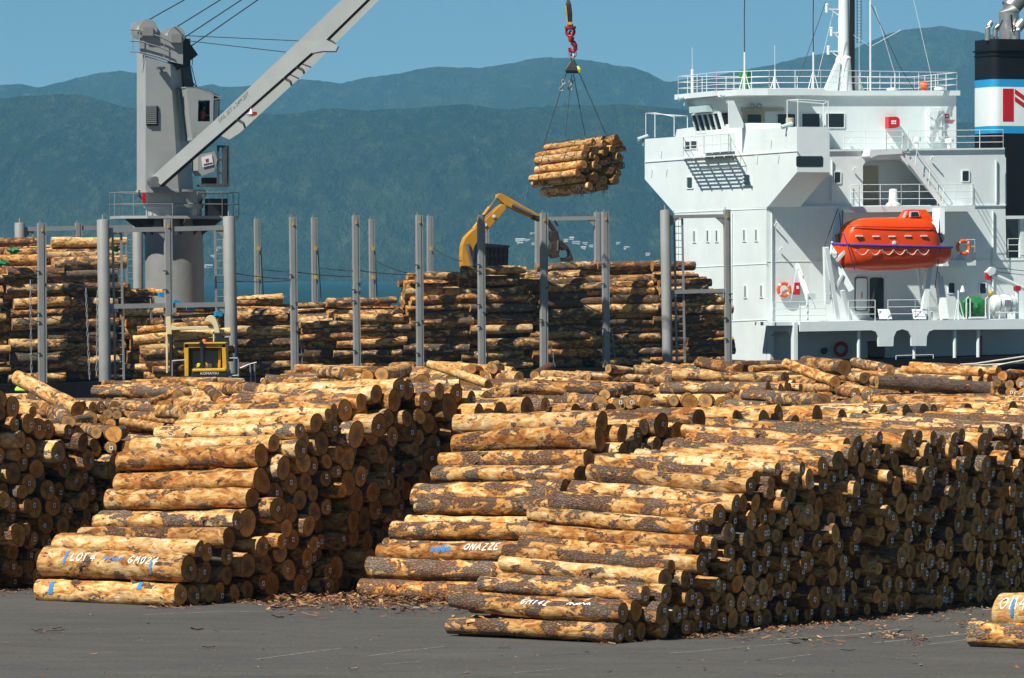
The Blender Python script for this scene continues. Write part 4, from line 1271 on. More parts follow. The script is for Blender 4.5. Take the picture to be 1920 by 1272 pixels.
# platform bracket, stair, balconies
sp([(1632, 281), (1692, 279), (1692, 288.5), (1646, 291), (1634, 296), (1630, 293)], -1.2, 1.2).build('platform', M['white'], ship)
st = MB()
for o in (-.35, -1.05): 
    a, b = S(1690, 283, o), S(1767, 386, o); st.bar(a, b, .05, .22)
    a2, b2 = S(1694, 250, o), S(1770, 352, o); st.tube([a2, b2], .03, 5)
    for k in (0, .33, .66, 1): st.tube([a + (b - a) * k, a2 + (b2 - a2) * k], .025, 5)
for k in range(13):
    p = S(1690, 283, -.35) + (S(1767, 386, -.35) - S(1690, 283, -.35)) * ((k + .5) / 13)
    st.prism([p - AX * .14, p + AX * .14, p + AX * .14 - VX * .7, p - AX * .14 - VX * .7], ZX * .05)
st.build('stair', M['rail'], ship)
bal = sp([(1594, 387.5), (1828, 385.5), (1828, 396.5), (1605, 398.5), (1594, 393)], -1.7, 1.68).build('balcony', M['white'], ship)
rail([S(1596, 387, -.1), S(1611, 387, -1.62), S(1690, 386.5, -1.62), S(1825, 385.5, -1.62), S(1822, 385.5, -.1)], h=1.25, step=1.25)
vt = MB(); vt.lathe(S(1675, 387, -.8), ZX, [(.45, 0), (.45, .1), (.28, .25), (.24, .95), (.2, 1.0), (0, 1.02)], 14); vt.build('deck_vent', M['white'], ship, smooth=True)
sp(rect(1619, 312, 1647, 388), 2.45, .05).build('door', M['tan'], ship)
sp([(1768, 489.5), (1830, 488), (1830, 498), (1768, 499.5)], -1.4, 1.38).build('balcony', M['white'], ship)
rail([S(1790, 489, -1.35), S(1828, 488, -1.35), S(1825, 488, -.1)], h=1.2, step=1.3)
rail([S(1890, 483, -.1), S(1990, 482, -.1)], h=1.1, step=2.2)
sp([(1884, 405), (1990, 404), (1990, 409.5), (1884, 411)], 0, 3).build('aft_deck', M['white'], ship)
sp(rect(1913, 411, 1920, 483), .3, .3).build('aft_pillar', M['white'], ship)

# weathertight door with dogs, red hose cabinet, notices
dr = sp(rr(1738, 203, 1771, 271, 6), tn - .12, .12).build('weathertight_door', M['white'], ship)
sp(rr(1743, 208, 1766, 266, 3), tn - .2, .09).build('door_panel', M['white'], dr)
mb = MB()
for x, y, dx, dy in ((1741, 215, 6, 5), (1768, 215, -6, 5), (1741, 237, 7, 0), (1768, 237, -7, 0), (1741, 260, 6, -5), (1768, 260, -6, -5), (1752, 224, 4, 12), (1756, 248, 4, 10)):
    mb.bar(S(x, y, tn - .24), S(x + dx, y + dy, tn - .24), .07, .07)
mb.build('door_dog', M['rail'], dr)
rb = sp([(1666, 219.5), (1680, 219), (1685, 221), (1687, 225), (1687, 235), (1684, 239), (1679, 240.5), (1666, 241)], tn - .55, .55).build('hose_cabinet', M['red'], ship)
mb = MB()
for k in range(3): sp(rect(1671.5 + k * 3.2, 226, 1673.8 + k * 3.2, 229), tn - .57, .015, mb); sp(rect(1671.5 + k * 3.2, 230.2, 1673.8 + k * 3.2, 233), tn - .57, .015, mb)
mb.build('lettering', M['rail'], rb)
rb = sp(rect(1771.5, 214.5, 1779, 222.5), tn - .03, .03).build('notice', M['red'], ship)
sp(rect(1773, 217, 1777.5, 219), tn - .04, .01).build('lettering', M['rail'], rb)
mb = MB()
for k in range(3): sp(rect(1771 + k, 225 + k * 2.6, 1790 - k * 2, 226 + k * 2.6), tn - .02, .02, mb)
mb.build('notice_line', M['red'], ship)
for (x, y) in ((1719, 263), (1780, 266)):
    mb = MB(); mb.lathe(S(x, y + 14, tn - .7), ZX, [(.12, 0), (.12, .35), (.26, .38), (.26, .6), (.1, .66), (0, .67)], 12); mb.build('deck_vent', M['white'], ship, smooth=True)
for (x, y) in ((1673, 179), (1762, 178)):
    p = S(x, y, tn + 1); mb = MB(); mb.lathe(p, ZX, [(.18, 0), (.18, .25), (.34, .3), (.34, .42), (.1, .46), (0, .47)], 12); mb.build('roof_vent', M['white'], ship, smooth=True)
p = S(1732, 178, tn + .8); mb = MB(); mb.lathe(p, ZX, [(.16, 0), (.16, .4), (.3, .45), (.3, .62), (.2, .78), (0, .84)], 12); mb.build('beacon', M['ring'], ship, smooth=True)
mb = MB(); p = FR(1481, 233, .7); mb.lathe(p, ZX, [(.24, 0), (.24, .33), (.2, .36), (0, .37)], 14); mb.build('compass_cover', M['tan'], ship, smooth=True)
for (x, y, s_) in ((1476, 236, 0), (1206, 259, 0), (1283, 183, -.9), (1363, 178, -.6)):
    mb = MB(); p = FR(x, y, s_); mb.tube([p - AX * .35 - ZX * .1, p + AX * .3 + ZX * .12], .13, 10); mb.tube([p - ZX * .5, p], .04, 6); mb.build('searchlight', M['bluegrey'], ship, smooth=True)
# canopy frames on the wing tips
mb = MB(); T = lambda *q: mb.tube(list(q), .03, 5)
for xs, ys, yb in (((1211, 1228, 1264, 1289), (213, 212, 219, 218), (261, 258, 256, 241)),):
    a = [FR(x, y, s_) for x, y, s_ in zip(xs, ys, (1.9, .2, .2, 1.9))]; b = [FR(x, y, s_) for x, y, s_ in zip(xs, yb, (1.9, .2, .2, 1.9))]
    for u, v in zip(a, b): T(u, v)
    T(a[0], a[1], a[2], a[3], a[0])
a = [FR(x, y, s_) for x, y, s_ in ((1476, 188.5, .2), (1496, 187, .2), (1478, 190, 1.9), (1496, 189, 1.9))]
tips = [(1476, 188.5, -3.0), (1496, 187, TWO + .1), (1544, 195, -3.0), (1553, 190.5, TWO + .1)]
aa = [S(x, y, o) for x, y, o in tips]
for p, yb in zip(aa, (238, 238, 238, 238)): T(p, Vec((p.x, p.y, S(1496, yb, TWO).z)))
T(aa[0], aa[1], aa[3], aa[2], aa[0])
mb.build('canopy_frame', M['rail'], ship)
# lookout platform with grating under the bridge windows
mb = MB()
for k in range(9):
    s_ = -.12 - k * .16
    mb.bar(FR(1280, 296.5, s_), FR(1378, 290.5, s_), .05, .06)
for x in (1283, 1301, 1320, 1339, 1358, 1376): mb.bar(FR(x, 297.5 - (x - 1280) * .061, 0), FR(x, 297.5 - (x - 1280) * .061, -1.45), .06, .12)
gp = mb.build('lookout_platform', M['rail'], ship)
rail([FR(1281, 292, 0), FR(1281, 292, -1.4), FR(1320, 289.7, -1.4), FR(1366, 286.5, -1.4), FR(1366, 286.5, 0)], h=1.1, step=1.2, rails=2)
fp([(1311, 253), (1364, 249), (1364, 284), (1311, 288)], -.5, .5).build('bridge_front_box', M['white'], ship)
window(rect(1284, 266, 1293, 280), fp, bw); window(rect(1295, 265, 1306, 278.5), fp, bw)

# pipes, vents and small fittings on the plating
for x, y0, y1, o in ((1447, 398, 596, 0), (1560, 300, 380, 0), (1700, 400, 440, 0), (1868, 300, 380, 0), (1862, 395, 560, 0)):
    MB().tube([S(x, y0, o - .08), S(x, y1, o - .08)], .05, 6).build('downpipe', M['white'], ship)
for x, y0, y1 in ((1372, 400, 598), (1271, 412, 640)):
    MB().tube([FR(x, y0, -.06), FR(x, y1, -.06)], .035, 6).build('downpipe', M['white'], ship)
for x, y in ((1462, 470), (1452, 424), (1600, 320), (1745, 300), (1668, 268), (1592, 268)):
    c = S(x, y, tn - .1 if y < 280 else -.1); MB().bar(c, c - VX * .35 + ZX * .2, .07).build('wall_bracket', M['rail'], ship)
for x, y in ((1222, 318), (1250, 316), (1420, 292), (1460, 290), (1446, 262), (1240, 282)):
    c = FR(x, y, -.05); MB().bar(c, c - AX * .3 - ZX * .06, .06).build('wall_bracket', M['rail'], ship)
for x, y in ((1480, 650), (1570, 268)):
    pass
# mast on the wheelhouse roof
mo = (tn + tf) / 2 - 1
ms = MB(); b0 = S(1582, 178, mo); hh = lambda y: S(1582, y, mo).z - b0.z
ms.lathe(b0, ZX, [(.62, 0), (.5, hh(110)), (.36, hh(105)), (.33, hh(20)), (.28, hh(-60)), (0, hh(-60))], 14)
mast = ms.build('mast', M['white'], ship, smooth=True)
mb = MB()
for dx, dv in ((-1, -.2), (1, .25)):
    a = b0 + AX * (dx * .35) + ZX * hh(118)
    mb.prism([a - AX * .05, a + AX * .22 * dx, b0 + AX * (dx * 1.45), b0 + AX * (dx * .62)], VX * .5 * (1 if dv > 0 else -1))
mb.build('mast_brace', M['white'], mast)
mb = MB(); a = b0 + AX * .42 - VX * .3
mb.bar(a, a + ZX * hh(-55), .22, .3); mb.build('cable_trunk', M['black'], mast)
mb = MB(); a = b0 + AX * .95 - VX * .1
for d in (-.13, .13): mb.tube([a + AX * d + ZX * hh(80), a + AX * d + ZX * hh(-55)], .02, 5)
for k in range(26): z = ZX * (hh(80) + k * .19); mb.tube([a - AX * .13 + z, a + AX * .13 + z], .014, 4)
mb.build('mast_ladder', M['darkgrey'], mast)
mb = MB()
for y, l in ((97, 1.0), (18, 1.1), (62, .8)):
    c = b0 + ZX * hh(y); mb.bar(c, c - AX * l, .1, .08); mb.bar(c - ZX * .45 - AX * .2, c - AX * l * .8, .06, .06)
    mb.lathe(c - AX * l, ZX, [(.0, -.2), (.09, -.2), (.09, .25), (.12, .26), (.05, .34), (0, .35)], 10)
mb.build('mast_lamp_bracket', M['white'], mast)
# aerials, tripods and stays
def aerial(px, yb, yt, o, tri=0.0, r=.035, black=None, whip=None, nm='aerial'):
    m_ = MB(); a = S(px, yb, o); b = S(px, yt, o)
    m_.tube([a, b], r, 6)
    if tri:
        c = S(px, yb - tri, o)
        for q in (AX * .42, AX * -.42, VX * .4): m_.tube([c, a + q], .03, 5)
    w_ = m_.build(nm, M['rail'], ship)
    if black: MB().tube([S(px, yt, o), S(px - .5, (yt + black) / 2, o), S(px + .8, black, o)], .028, 5).build('whip', M['black'], w_)
    if whip: MB().tube([S(px, yt, o), S(px - .3, whip, o)], .014, 5).build('whip', M['rail'], w_)
aerial(1396, 178, 98, tn + .2, 46, .05, black=-30)
aerial(1453, 178, 130, tn + .4, 35, .045, whip=85)
aerial(1525, 178, 98, tn + .2, 46, .05, black=-30)
aerial(1298, 187, 130, (tn + tf) / 2 + 3, 0, .09, whip=90)
aerial(1632, 178, -30, tn + .5, 0, .055)
aerial(1611, 178, 130, tn + 2, 0, .02, whip=-30)
mb = MB()
for a, b, o in (((1489, 172), (1548, 4), tn + 1), ((1611, -40), (1684, 120), tn + 2), ((1684, 120), (1716, 172), tn + 2)): mb.tube([S(*a, o), S(*b, o)], .022, 5)
mb.build('stay', M['cable'], ship)
mb = MB()
for a, b, o in (((1533, 145), (1563, 20), tn + 1), ((1640, 12), (1678, 140), tn + 2), ((1713, 0), (1746, 142), tn + 2), ((1600, 66), (1632, 88), tn + .5), ((1632, 88), (1690, 56), tn + .5)): mb.tube([S(*a, o), S(*b, o)], .014, 5)
mb.tube([S(1678, 138, tn + 2), S(1678, 178, tn + 2)], .03, 5); mb.tube([S(1746, 142, tn + 2), S(1746, 178, tn + 2)], .03, 5)
mb.build('aerial_wire', M['rail'], ship)
mb = MB(); a = S(1397, 178, tn + 1.2)
rr_ = random.Random(4)
mb.loft([[a + ZX * h + AX * (r * math.cos(k * .7854) * rr_.uniform(.85, 1.15)) + VX * (r * math.sin(k * .7854)) for k in range(8)] for h, r in ((0, .3), (.5, .26), (.9, .34), (1.25, .4), (1.45, .34), (1.5, .1))])
mb.build('covered_compass', M['green'], ship, smooth=True)

# --- boat deck with its arched hanging brackets, pillars, passage arch
sp([(1500, 603.5), (1990, 598), (1990, 617), (1751, 618.5), (1742, 622), (1738, 631), (1737, 649), (1710, 649), (1709, 632), (1703, 621), (1692, 617.5), (1681, 621), (1676, 632), (1675, 649.5), (1648, 650), (1647, 632), (1642, 622), (1634, 619.5), (1500, 622)], -4.5, .25).build('boat_deck_edge', M['white'], ship)
sp([(1448, 604.5), (1990, 598.3), (1990, 605), (1448, 611)], -4.24, 4.2).build('boat_deck', M['white'], ship)
fp([(1438, 605.5), (1489, 604.5), (1489, 712), (1483, 712), (1483, 632), (1477, 622), (1453, 621), (1445, 631), (1443.5, 712), (1438, 712)], 0, .22).build('passage_arch', M['white'], ship)
mb = MB()
for x, w in ((1610, 3.5), (1714, 3), (1790, 3.5), (1834, 3.5)): 
    a = S(x, 619, -4.2); b = S(x, 712, -4.2); mb.tube([a, b], w / 32, 8)
mb.build('pillar', M['white'], ship, smooth=True)
MB().prism([S(1627, 640, -.03), S(1659, 639, -.03), S(1659, 700, -.03), S(1627, 700, -.03)], VX * .02).build('doorway', M['glass'], ship)
sp(rr(1597, 636, 1622, 700, 3), -.04, .04).build('door', M['white'], ship)
mb = MB(); mb.lathe(S(1545, 658, -.1), -VX, [(.2, 0), (.2, .08), (.14, .1), (0, .1)], 14); mb.build('porthole', M['darkgrey'], ship)
sp(rr(1631, 521, 1657, 596, 3), -.05, .05).build('doorway', M['glass'], ship)
dr = sp(rr(1603, 520, 1627, 584, 3), -.08, .08).build('weathertight_door', M['darkgrey'], ship)
sp(rr(1605, 522, 1625.5, 582, 3), -.11, .05).build('door_panel', M['white'], dr)
sp(rect(1615.3, 548, 1617, 559), -.13, .03).build('door_handle', M['red'], dr)
rb = sp(rect(1490, 530, 1500, 553), -.25, .25).build('extinguisher_box', M['red'], ship)
sp(rect(1493.5, 536.5, 1498, 542), -.27, .02).build('box_window', M['paper'], rb)
sp(rect(1838.5, 630, 1841.5, 670), -.2, .1).build('fire_hose_pipe', M['red'], ship)
EDG = -4.35
def edge(x): return S(x, 604 - (x - 1500) * .0112, EDG)
rail([edge(1449), edge(1500), edge(1548)], h=1.15, step=1.4)
rail([edge(1591), edge(1641)], h=1.2, step=1.45)
rail([edge(1665), edge(1716), edge(1742)], h=1.2, step=1.5)
rail([S(1680, 690, EDG), S(1750, 688, EDG)], h=.7, step=1.0, rails=2)
for x in (1649, 1713):
    mb = MB(); y = 598.5; mb.prism([S(x + 2, y, -4.4), S(x + 24, y, -4.4), S(x + 18, 580, -4.0), S(x - 1, 580, -4.0)], VX * .2); mb.build('chute_board', M['white'], ship)
# davits for the lifeboat
mb = MB(); B = lambda x0, y0, x1, y1, w, o0=-4.1, o1=-4.1, h=None: mb.bar(S(x0, y0, o0), S(x1, y1, o1), w, h or w)
B(1548, 463, 1551, 570, .28); B(1549, 465, 1571, 601, .24, -4.2); B(1556, 472, 1597, 545, .36, -3.6); B(1579, 545, 1594, 601, .22, -4.2); B(1551, 570, 1580, 515, .14); B(1568, 490, 1590, 465, .18); B(1576, 398, 1562, 486, .42, -1.8, -3.6)
B(1560, 478, 1568, 478, .2)
mb.build('davit', M['white'], ship)
mb = MB()
B(1757, 395, 1750, 480, .42, -1.8, -3.0); B(1745, 480, 1729, 605, .3, -3.4, -4.1); B(1760, 520, 1771, 600, .4, -3.0, -4.0); B(1745, 585, 1752, 602, .25); B(1722, 505, 1734, 600, .14, -2.8, -3.0); B(1765, 392, 1765, 440, .3, -2.0, -2.4)
mb.build('davit', M['white'], ship)
T = lambda a, b, o0=-3.2, o1=-3.2, r=.025: MB().tube([S(*a, o0), S(*b, o1)], r, 5).build('davit_fall', M['cable'], ship)
T((1571, 392), (1546, 462), -2, -4); T((1574, 400), (1578, 440), -2.4); T((1580, 395), (1580, 440), -2.2, -3); T((1762, 430), (1762, 460), -2.6); T((1760, 510), (1776, 590), -3, -4); T((1735, 505), (1734, 585), -2.8)
mb = MB(); T = lambda a, b, o=-4.2, r=.07: mb.tube([S(*a, o), S(*b, o)], r, 6)
mb.bar(S(1494, 497, -2), S(1514, 556, -3.8), .22); T((1514, 552), (1514, 602)); T((1494, 500), (1484, 560), -2.5, .02); T((1496, 500), (1530, 580), -3, .02)
mb.box(S(1519, 556, -3.9), .5, .4, .35, AX); mb.build('provision_davit', M['white'], ship)
# small provision crane at right, lamp post, tarpaulined reel, raft cradle
mb = MB(); T = lambda a, b, o=-3.4, r=.07: mb.tube([S(*a, o), S(*b, o)], r, 8)
T((1907, 545), (1907, 598), -3.4, .11); T((1860, 514), (1960, 560), -3.4, .13); mb.prism([S(1850, 511, -3.6), S(1860, 501, -3.6), S(1868, 503, -3.6), S(1866, 513, -3.6), S(1856, 518, -3.6)], VX * .4)
jc = mb.build('deck_derrick', M['white'], ship)
MB().box(S(1853, 520, -3.4), .3, .35, .32, AX).build('red_band', M['red'], jc); MB().box(S(1907, 541, -3.4), .3, .32, .3, AX).build('red_band', M['red'], jc)
mb = MB(); mb.tube([S(1858, 516, -3.4), S(1858, 545, -3.4)], .018, 5); mb.lathe(S(1858, 556, -3.4), ZX, [(0, 0), (.14, .08), (.16, .2), (.1, .3), (0, .33)], 10); mb.build('hook_block', M['yellow'], jc)
mb = MB(); mb.tube([S(1864, 502, -3.4), S(1990, 516, -3.4)], .02, 5); mb.tube([S(1868, 510, -3.4), S(1990, 524, -3.4)], .02, 5); mb.build('topping_wire', M['cable'], jc)
mb = MB(); T((1797, 545), (1797, 600), -4.2, .05); T((1797, 556), (1808, 600), -4.2, .03); T((1797, 556), (1790, 600), -4.2, .03); mb.lathe(S(1805, 548, -4.2), ZX, [(.16, 0), (.15, .1), (.09, .25), (.06, .36), (0, .38)], 12); mb.build('deck_lamp', M['white'], ship, smooth=True)

# --- funnel
of = 8.0
f0 = S(1860, 300, of); sF = (f0 - SO).dot(AX); ftn = of; ftf = of + 3.1
def fring(z, e=0):
    pts = []; r = .55
    L = 8.0
    for cx, ct, a0 in ((sF + r, ftn + r, 180), (sF + L - r, ftn + r, 270), (sF + L - r, ftf - r, 0), (sF + r, ftf - r, 90)):
        for k in range(5):
            a = R_(a0 + 22.5 * k)
            pts.append(WS(cx + (r + e) * math.cos(a), ct + (r + e) * math.sin(a), z))
    return pts
fz = lambda y: S(1860, y, of).z
fun = MB().loft([fring(fz(712)), fring(fz(250))]).build('funnel', M['funnel'], ship, smooth=True)
for y0, y1, m_ in ((250, 236, 'blue'), (236, 163, 'white'), (163, 148.5, 'blue'), (148.5, 73, 'funnel')):
    MB().loft([fring(fz(y0), .0), fring(fz(y1), .0)]).build('funnel_band', M[m_], fun, smooth=True)
MB().loft([fring(fz(95), .12), fring(fz(93), .12)]).build('funnel_rim', M['funnel'], fun); MB().loft([fring(fz(104), .07), fring(fz(102.5), .07)]).build('funnel_rim', M['funnel'], fun)
em = MB()
for pts in (rect(1880.5, 166.5, 1900.5, 227.5), [(1903, 167), (1958, 206), (1958, 227), (1903, 182)], rect(1961, 166, 1981, 227)): pass
sp(rect(1880.5, 166.5, 1900.5, 227.5), of - .02, .03, em); sp([(1903, 167), (1960, 208), (1960, 217), (1903, 176)], of - .02, .03, em); sp([(1903, 181), (1960, 222), (1960, 231), (1903, 190)], of - .02, .03, em); sp(rect(1963, 166, 1983, 227), of - .02, .03, em)
em.build('emblem', M['red'], fun)
def pipe(pts, r, o): return MB().tube([S(x, y, o) for x, y in pts], r, 16)
oc = of + 1.5
for pts, r in (([(1892, 76), (1892, 24), (1895, 14), (1905, 2), (1965, -45)], .62), ([(1852, 76), (1852, 54), (1854, 49), (1859, 42)], .17), ([(1866, 76), (1866, 56), (1871, 46)], .16), ([(1904, 78), (1904, 60), (1907, 54), (1918, 41)], .30)):
    pipe(pts, r, oc if r > .5 else oc - .9).build('exhaust_pipe', M['alu'], fun, smooth=True)
mb = MB(); mb.tube([S(1920, 40, oc - .5), S(1940, 76, oc - .5)], .06, 6); mb.tube([S(1880, 38, oc - 1), S(1862, 76, oc - 1)], .05, 6); mb.tube([S(1896, 28, oc - 1.2), S(1899, 60, oc - 1.2)], .06, 6); mb.build('pipe_brace', M['black'], fun)
sp([(1886, 410), (1990, 409), (1990, 484), (1886, 485)], 7.5, .2).build('casing_wall', M['glass'], ship)

# --- posts along the cargo
def post(x0, x1, y0, y1, kind, r, o, far=False):
    a, b = S(x1, y1, o), S(x0, y0, o); mb_ = MB(); hw = r * 293 / 9500
    if kind == 'cyl':
        d = (b - a).normalized()
        mb_.lathe(a, d, [(hw, 0), (hw, (b - a).length), (hw * .96, (b - a).length + .02), (.05, (b - a).length + .05), (.05, (b - a).length + .3), (0, (b - a).length + .31)], 20)
        return mb_.build('cargo_post', M['post'], ship, smooth=True)
    d = (b - a).normalized(); w = hw * 2
    pr = lambda c: [c + AX * w * q[0] + VX * w * q[1] for q in ((-.5, -.5), (.15, -.5), (.15, -.42), (.5, -.42), (.5, .5), (-.5, .5))]
    mb_.loft([pr(a), pr(b)])
    mb_.bar(b + ZX * .02 + AX * -.1, b + ZX * .12 + AX * -.1, .05)
    pst = mb_.build('cargo_post', M['post'], ship)
    return pst


rp = random.Random(9)
for (x0, x1, y0, kd, r) in POSTS:
    p_ = post(x0, x1, y0, deck_py(x1) + (0 if x1 < 600 else 8), kd, r, OFFP)
    if kd == 'box':
        mb = MB()
        for k in range(5):
            y = rp.uniform(y0 + 90, 680); xx = x0 + (x1 - x0) * (y - y0) / 300
            c = S(xx, y, OFFP - r * .031 - .03); sd = -1 if rp.random() < .7 else 1
            mb.box(c + AX * sd * (r * .031), .22, .08, .07, AX)
        mb.build('lashing_lug', M['darkgrey'], p_)
        mb = MB(); mb.box(S(x0 + 1, y0 + 14, OFFP - r * .031 - .02), .1, .05, .14, AX); mb.build('yellow_tag', M['yellow'], p_)
FARO = 22.0
FPOSTS = [(482, 484, 410, 'box', 5), (589, 591, 408, 'box', 5), (697, 699, 411, 'box', 5), (806, 807, 405, 'box', 5), (911, 912, 404, 'box', 5), (1010, 1010, 405, 'box', 6), (1121, 1122, 398, 'box', 6), (37, 38, 419, 'cyl', 9.5), (147, 148, 418, 'box', 5.5), (258, 260, 424, 'cyl', 9.5)]
for (x0, x1, y0, kd, r) in FPOSTS:
    p_ = post(x0, x1, y0, 640, kd, r * 1.07, FARO)
    if kd == 'box' and 400 < x0 < 1000:
        for y in (466, 520): MB().box(S(x0 + r * .5, y, FARO - .3), .14, .12, .2, AX).build('yellow_tag', M['yellow'], p_)
HB = lambda x0, y0, x1, y1, o, w=.26: MB().bar(S(x0, y0, o), S(x1, y1, o), w * .7, w).build('cross_beam', M['post'], ship)
HB(200, 432, 315, 430, OFFP); HB(315, 430, 429, 427, OFFP); HB(205, 575, 430, 571, OFFP); HB(1252, 407, 1363, 405, OFFP, .2); HB(1256, 548, 1363, 545, OFFP, .22)
HB(38, 430, 147, 428, FARO); HB(147, 428, 258, 426, FARO); HB(1010, 411, 1121, 409, FARO, .24)
mb = MB()
for x, y, s_, o in ((205, 434, 1, OFFP), (308, 433, -1, OFFP), (322, 432, 1, OFFP), (418, 430, -1, OFFP), (208, 577, 1, OFFP), (420, 574, -1, OFFP), (1258, 549, 1, OFFP), (1357, 548, -1, OFFP), (1258, 409, 1, OFFP), (1357, 407, -1, OFFP), (47, 432, 1, FARO), (1115, 411, -1, FARO)):
    sp([(x, y), (x + 16 * s_, y), (x, y + 15)], o - .05, .1, mb)
mb.build('beam_bracket', M['post'], ship)
def ladder(x0, x1, y0, y1, o, lean=4, m='post', w=.05):
    m_ = MB(); a = S(x0, y0, o); b = S(x0 + lean, y1, o); c = S(x1, y0, o); d = S(x1 + lean, y1, o)
    m_.bar(a, b, w * 2.4, w); m_.bar(c, d, w * 2.4, w); n = int((a - b).length / .38)
    for k in range(n): u = (k + .5) / n; m_.tube([a + (b - a) * u, c + (d - c) * u], .022, 5)
    m_.build('ladder', M[m], ship)
ladder(211, 227, 432, 712, OFFP + .1, 5); ladder(1264, 1279, 405, 680, OFFP + .1, 5); ladder(403, 419, 430, 590, OFFP + 1.2, 3); ladder(236, 249, 432, 530, FARO, 2); ladder(48, 61, 430, 470, FARO, 1)
# lashing wires and chains
mb = MB()
def sag(a, b, k, o0, o1, r=.028, n=8):
    A, Bq = S(*a, o0), S(*b, o1)
    mb.tube([A + (Bq - A) * (i / n) - ZX * (k * 4 * (i / n) * (1 - i / n)) for i in range(n + 1)], r, 5)
sag((434, 512), (549, 524), .05, OFFP, OFFP); sag((444, 528), (545, 526), .05, OFFP, OFFP); sag((553, 510), (661, 519), .05, OFFP, OFFP); sag((675, 508), (781, 516), .05, OFFP, OFFP); sag((490, 505), (545, 510), .03, FARO, OFFP)
sag((597, 502), (661, 508), .03, FARO, OFFP); sag((704, 489), (781, 516), .1, FARO, OFFP); sag((811, 465), (866, 490), .1, FARO, OFFC + 4); sag((0, 485), (74, 524), .1, OFFP, OFFP); sag((84, 520), (186, 538), .1, OFFP, OFFP)
sag((0, 572), (74, 610), .1, OFFP, OFFP); sag((1024, 525), (1132, 590), .1, OFFP, OFFP); sag((1030, 592), (1132, 632), .1, OFFP, OFFP); sag((1140, 560), (1190, 686), .05, OFFP, OFFP, .02); sag((440, 420), (446, 700), 0, OFFP, OFFP, .03); sag((905, 585), (960, 600), .1, OFFP, OFFP)
sag((489, 465), (494, 555), .02, FARO, FARO); sag((596, 465), (602, 560), .02, FARO, FARO); sag((703, 465), (707, 555), .02, FARO, FARO)
mb.build('lashing_wire', M['cable'], ship)
def chain(x0, y0, x1, y1, o=OFFP):
    m_ = MB(); a, b = S(x0, y0, o), S(x1, y1, o); n = int((a - b).length / .26)
    for k in range(n):
        u = (k + .5) / n; p = a + (b - a) * u; z = (b - a).normalized()
        sd = AX if k % 2 else VX
        m_.tube([p - z * .14 - sd * .04, p - z * .14 + sd * .04, p + z * .14 + sd * .04, p + z * .14 - sd * .04, p - z * .14 - sd * .04], .022, 4)
    m_.build('lashing_chain', M['chain'], ship)
for q in ((57, 525, 59, 712), (161, 540, 168, 712), (183, 545, 181, 705), (563, 637, 568, 702), (677, 650, 682, 693), (794, 650, 800, 693), (912, 640, 916, 690), (1030, 630, 1040, 688), (1147, 620, 1155, 688), (282, 560, 284, 600)): chain(*q)
mb = MB(); A = S(1690, 690, EDG)
def rope(pts, o, r=.05): mb.tube([S(x, y, o) for x, y in pts], r, 6)
rope([(1800, 684), (1830, 682), (1870, 676), (1925, 668), (1990, 655)], -4.8); rope([(1800, 686), (1840, 685), (1890, 682), (1990, 676)], -4.9); rope([(1850, 690), (1890, 681), (1930, 674), (1990, 662)], -5.0)
tag(mb.build('mooring_rope', M['rope']), 'pale mooring ropes slung along the ship rail at lower right', 'rope')
# ------------------------------------------------------------------ things aboard the ship
def ob(px, o=-3.2): return px


# lifeboat ------------------------------------------------------
LB = -3.4
lbo = S(1680, 506, LB)
lb = thing('lifeboat', lbo, 'bright orange enclosed lifeboat slung in davits on the ship side', 'lifeboat')
def lx(px): return px - 9
def sec(px, g, k, w, n=9):
    c = S(lx(px), g, LB); kz = S(lx(px), k, LB); d = c.z - kz.z
    pts = []
    for i in range(n * 2 + 1):
        a = math.pi * i / (2 * n); x = math.cos(a); y = math.sin(a)
        pts.append(c + VX * (-w * math.copysign(abs(x) ** .62, x)) - ZX * (d * y ** .8))
    return pts
hs_ = [(1571, 457.5, 461, .08), (1575, 458, 478, .45), (1580, 458.5, 494, .7), (1586, 459, 505.5, .88), (1610, 460.5, 507, 1.16), (1645, 461.5, 507.5, 1.28), (1690, 462.5, 507, 1.3), (1735, 463.5, 504, 1.22), (1752, 464, 501, 1.12), (1753, 464, 497.5, 1.1), (1775, 464.5, 495, .86), (1784, 464, 489, .7)]
MB().loft([sec(*h) for h in hs_]).build('hull', M['orange'], lb, smooth=True)
def csec(px, b, t, w, n=9):
    c = S(lx(px), b, LB); d = S(lx(px), t, LB).z - c.z
    return [c + VX * (-w * math.copysign(abs(math.cos(math.pi * i / (2 * n))) ** .5, math.cos(math.pi * i / (2 * n)))) + ZX * (d * math.sin(math.pi * i / (2 * n)) ** .6) for i in range(2 * n + 1)]
cs = [(1583, 459, 452, .5), (1587, 459, 437, .8), (1594, 460, 424, .98), (1603, 460, 415, 1.05), (1616, 460.5, 410.5, 1.1), (1640, 461, 408.5, 1.14), (1690, 462, 408, 1.15), (1728, 463, 409, 1.12), (1744, 463.5, 412, 1.08), (1753, 463.5, 420, 1.0), (1759, 464, 436, .9), (1764, 464, 459, .75)]
MB().loft([csec(*c) for c in cs]).build('canopy', M['orange'], lb, smooth=True)
mb = MB()
for sgn in (-1, 1): mb.tube([S(lx(x), y, LB) + VX * sgn * w for x, y, w in ((1592, 426, .90), (1610, 425.5, 1.08), (1640, 426, 1.16), (1690, 427, 1.18), (1735, 427.5, 1.12), (1752, 428, .99))], .03, 6)
mb.build('canopy_seam', M['red'], lb)
mb = MB()
pts = [(1571, 457.2, .12), (1580, 458.2, .74), (1600, 459.5, 1.12), (1645, 461.3, 1.32), (1690, 462.3, 1.34), (1735, 463.3, 1.26), (1770, 464.2, .98), (1785, 464, .72)]
ring_ = [S(lx(x), y, LB) - VX * w for x, y, w in pts] + [S(lx(x), y, LB) + VX * w for x, y, w in reversed(pts)]
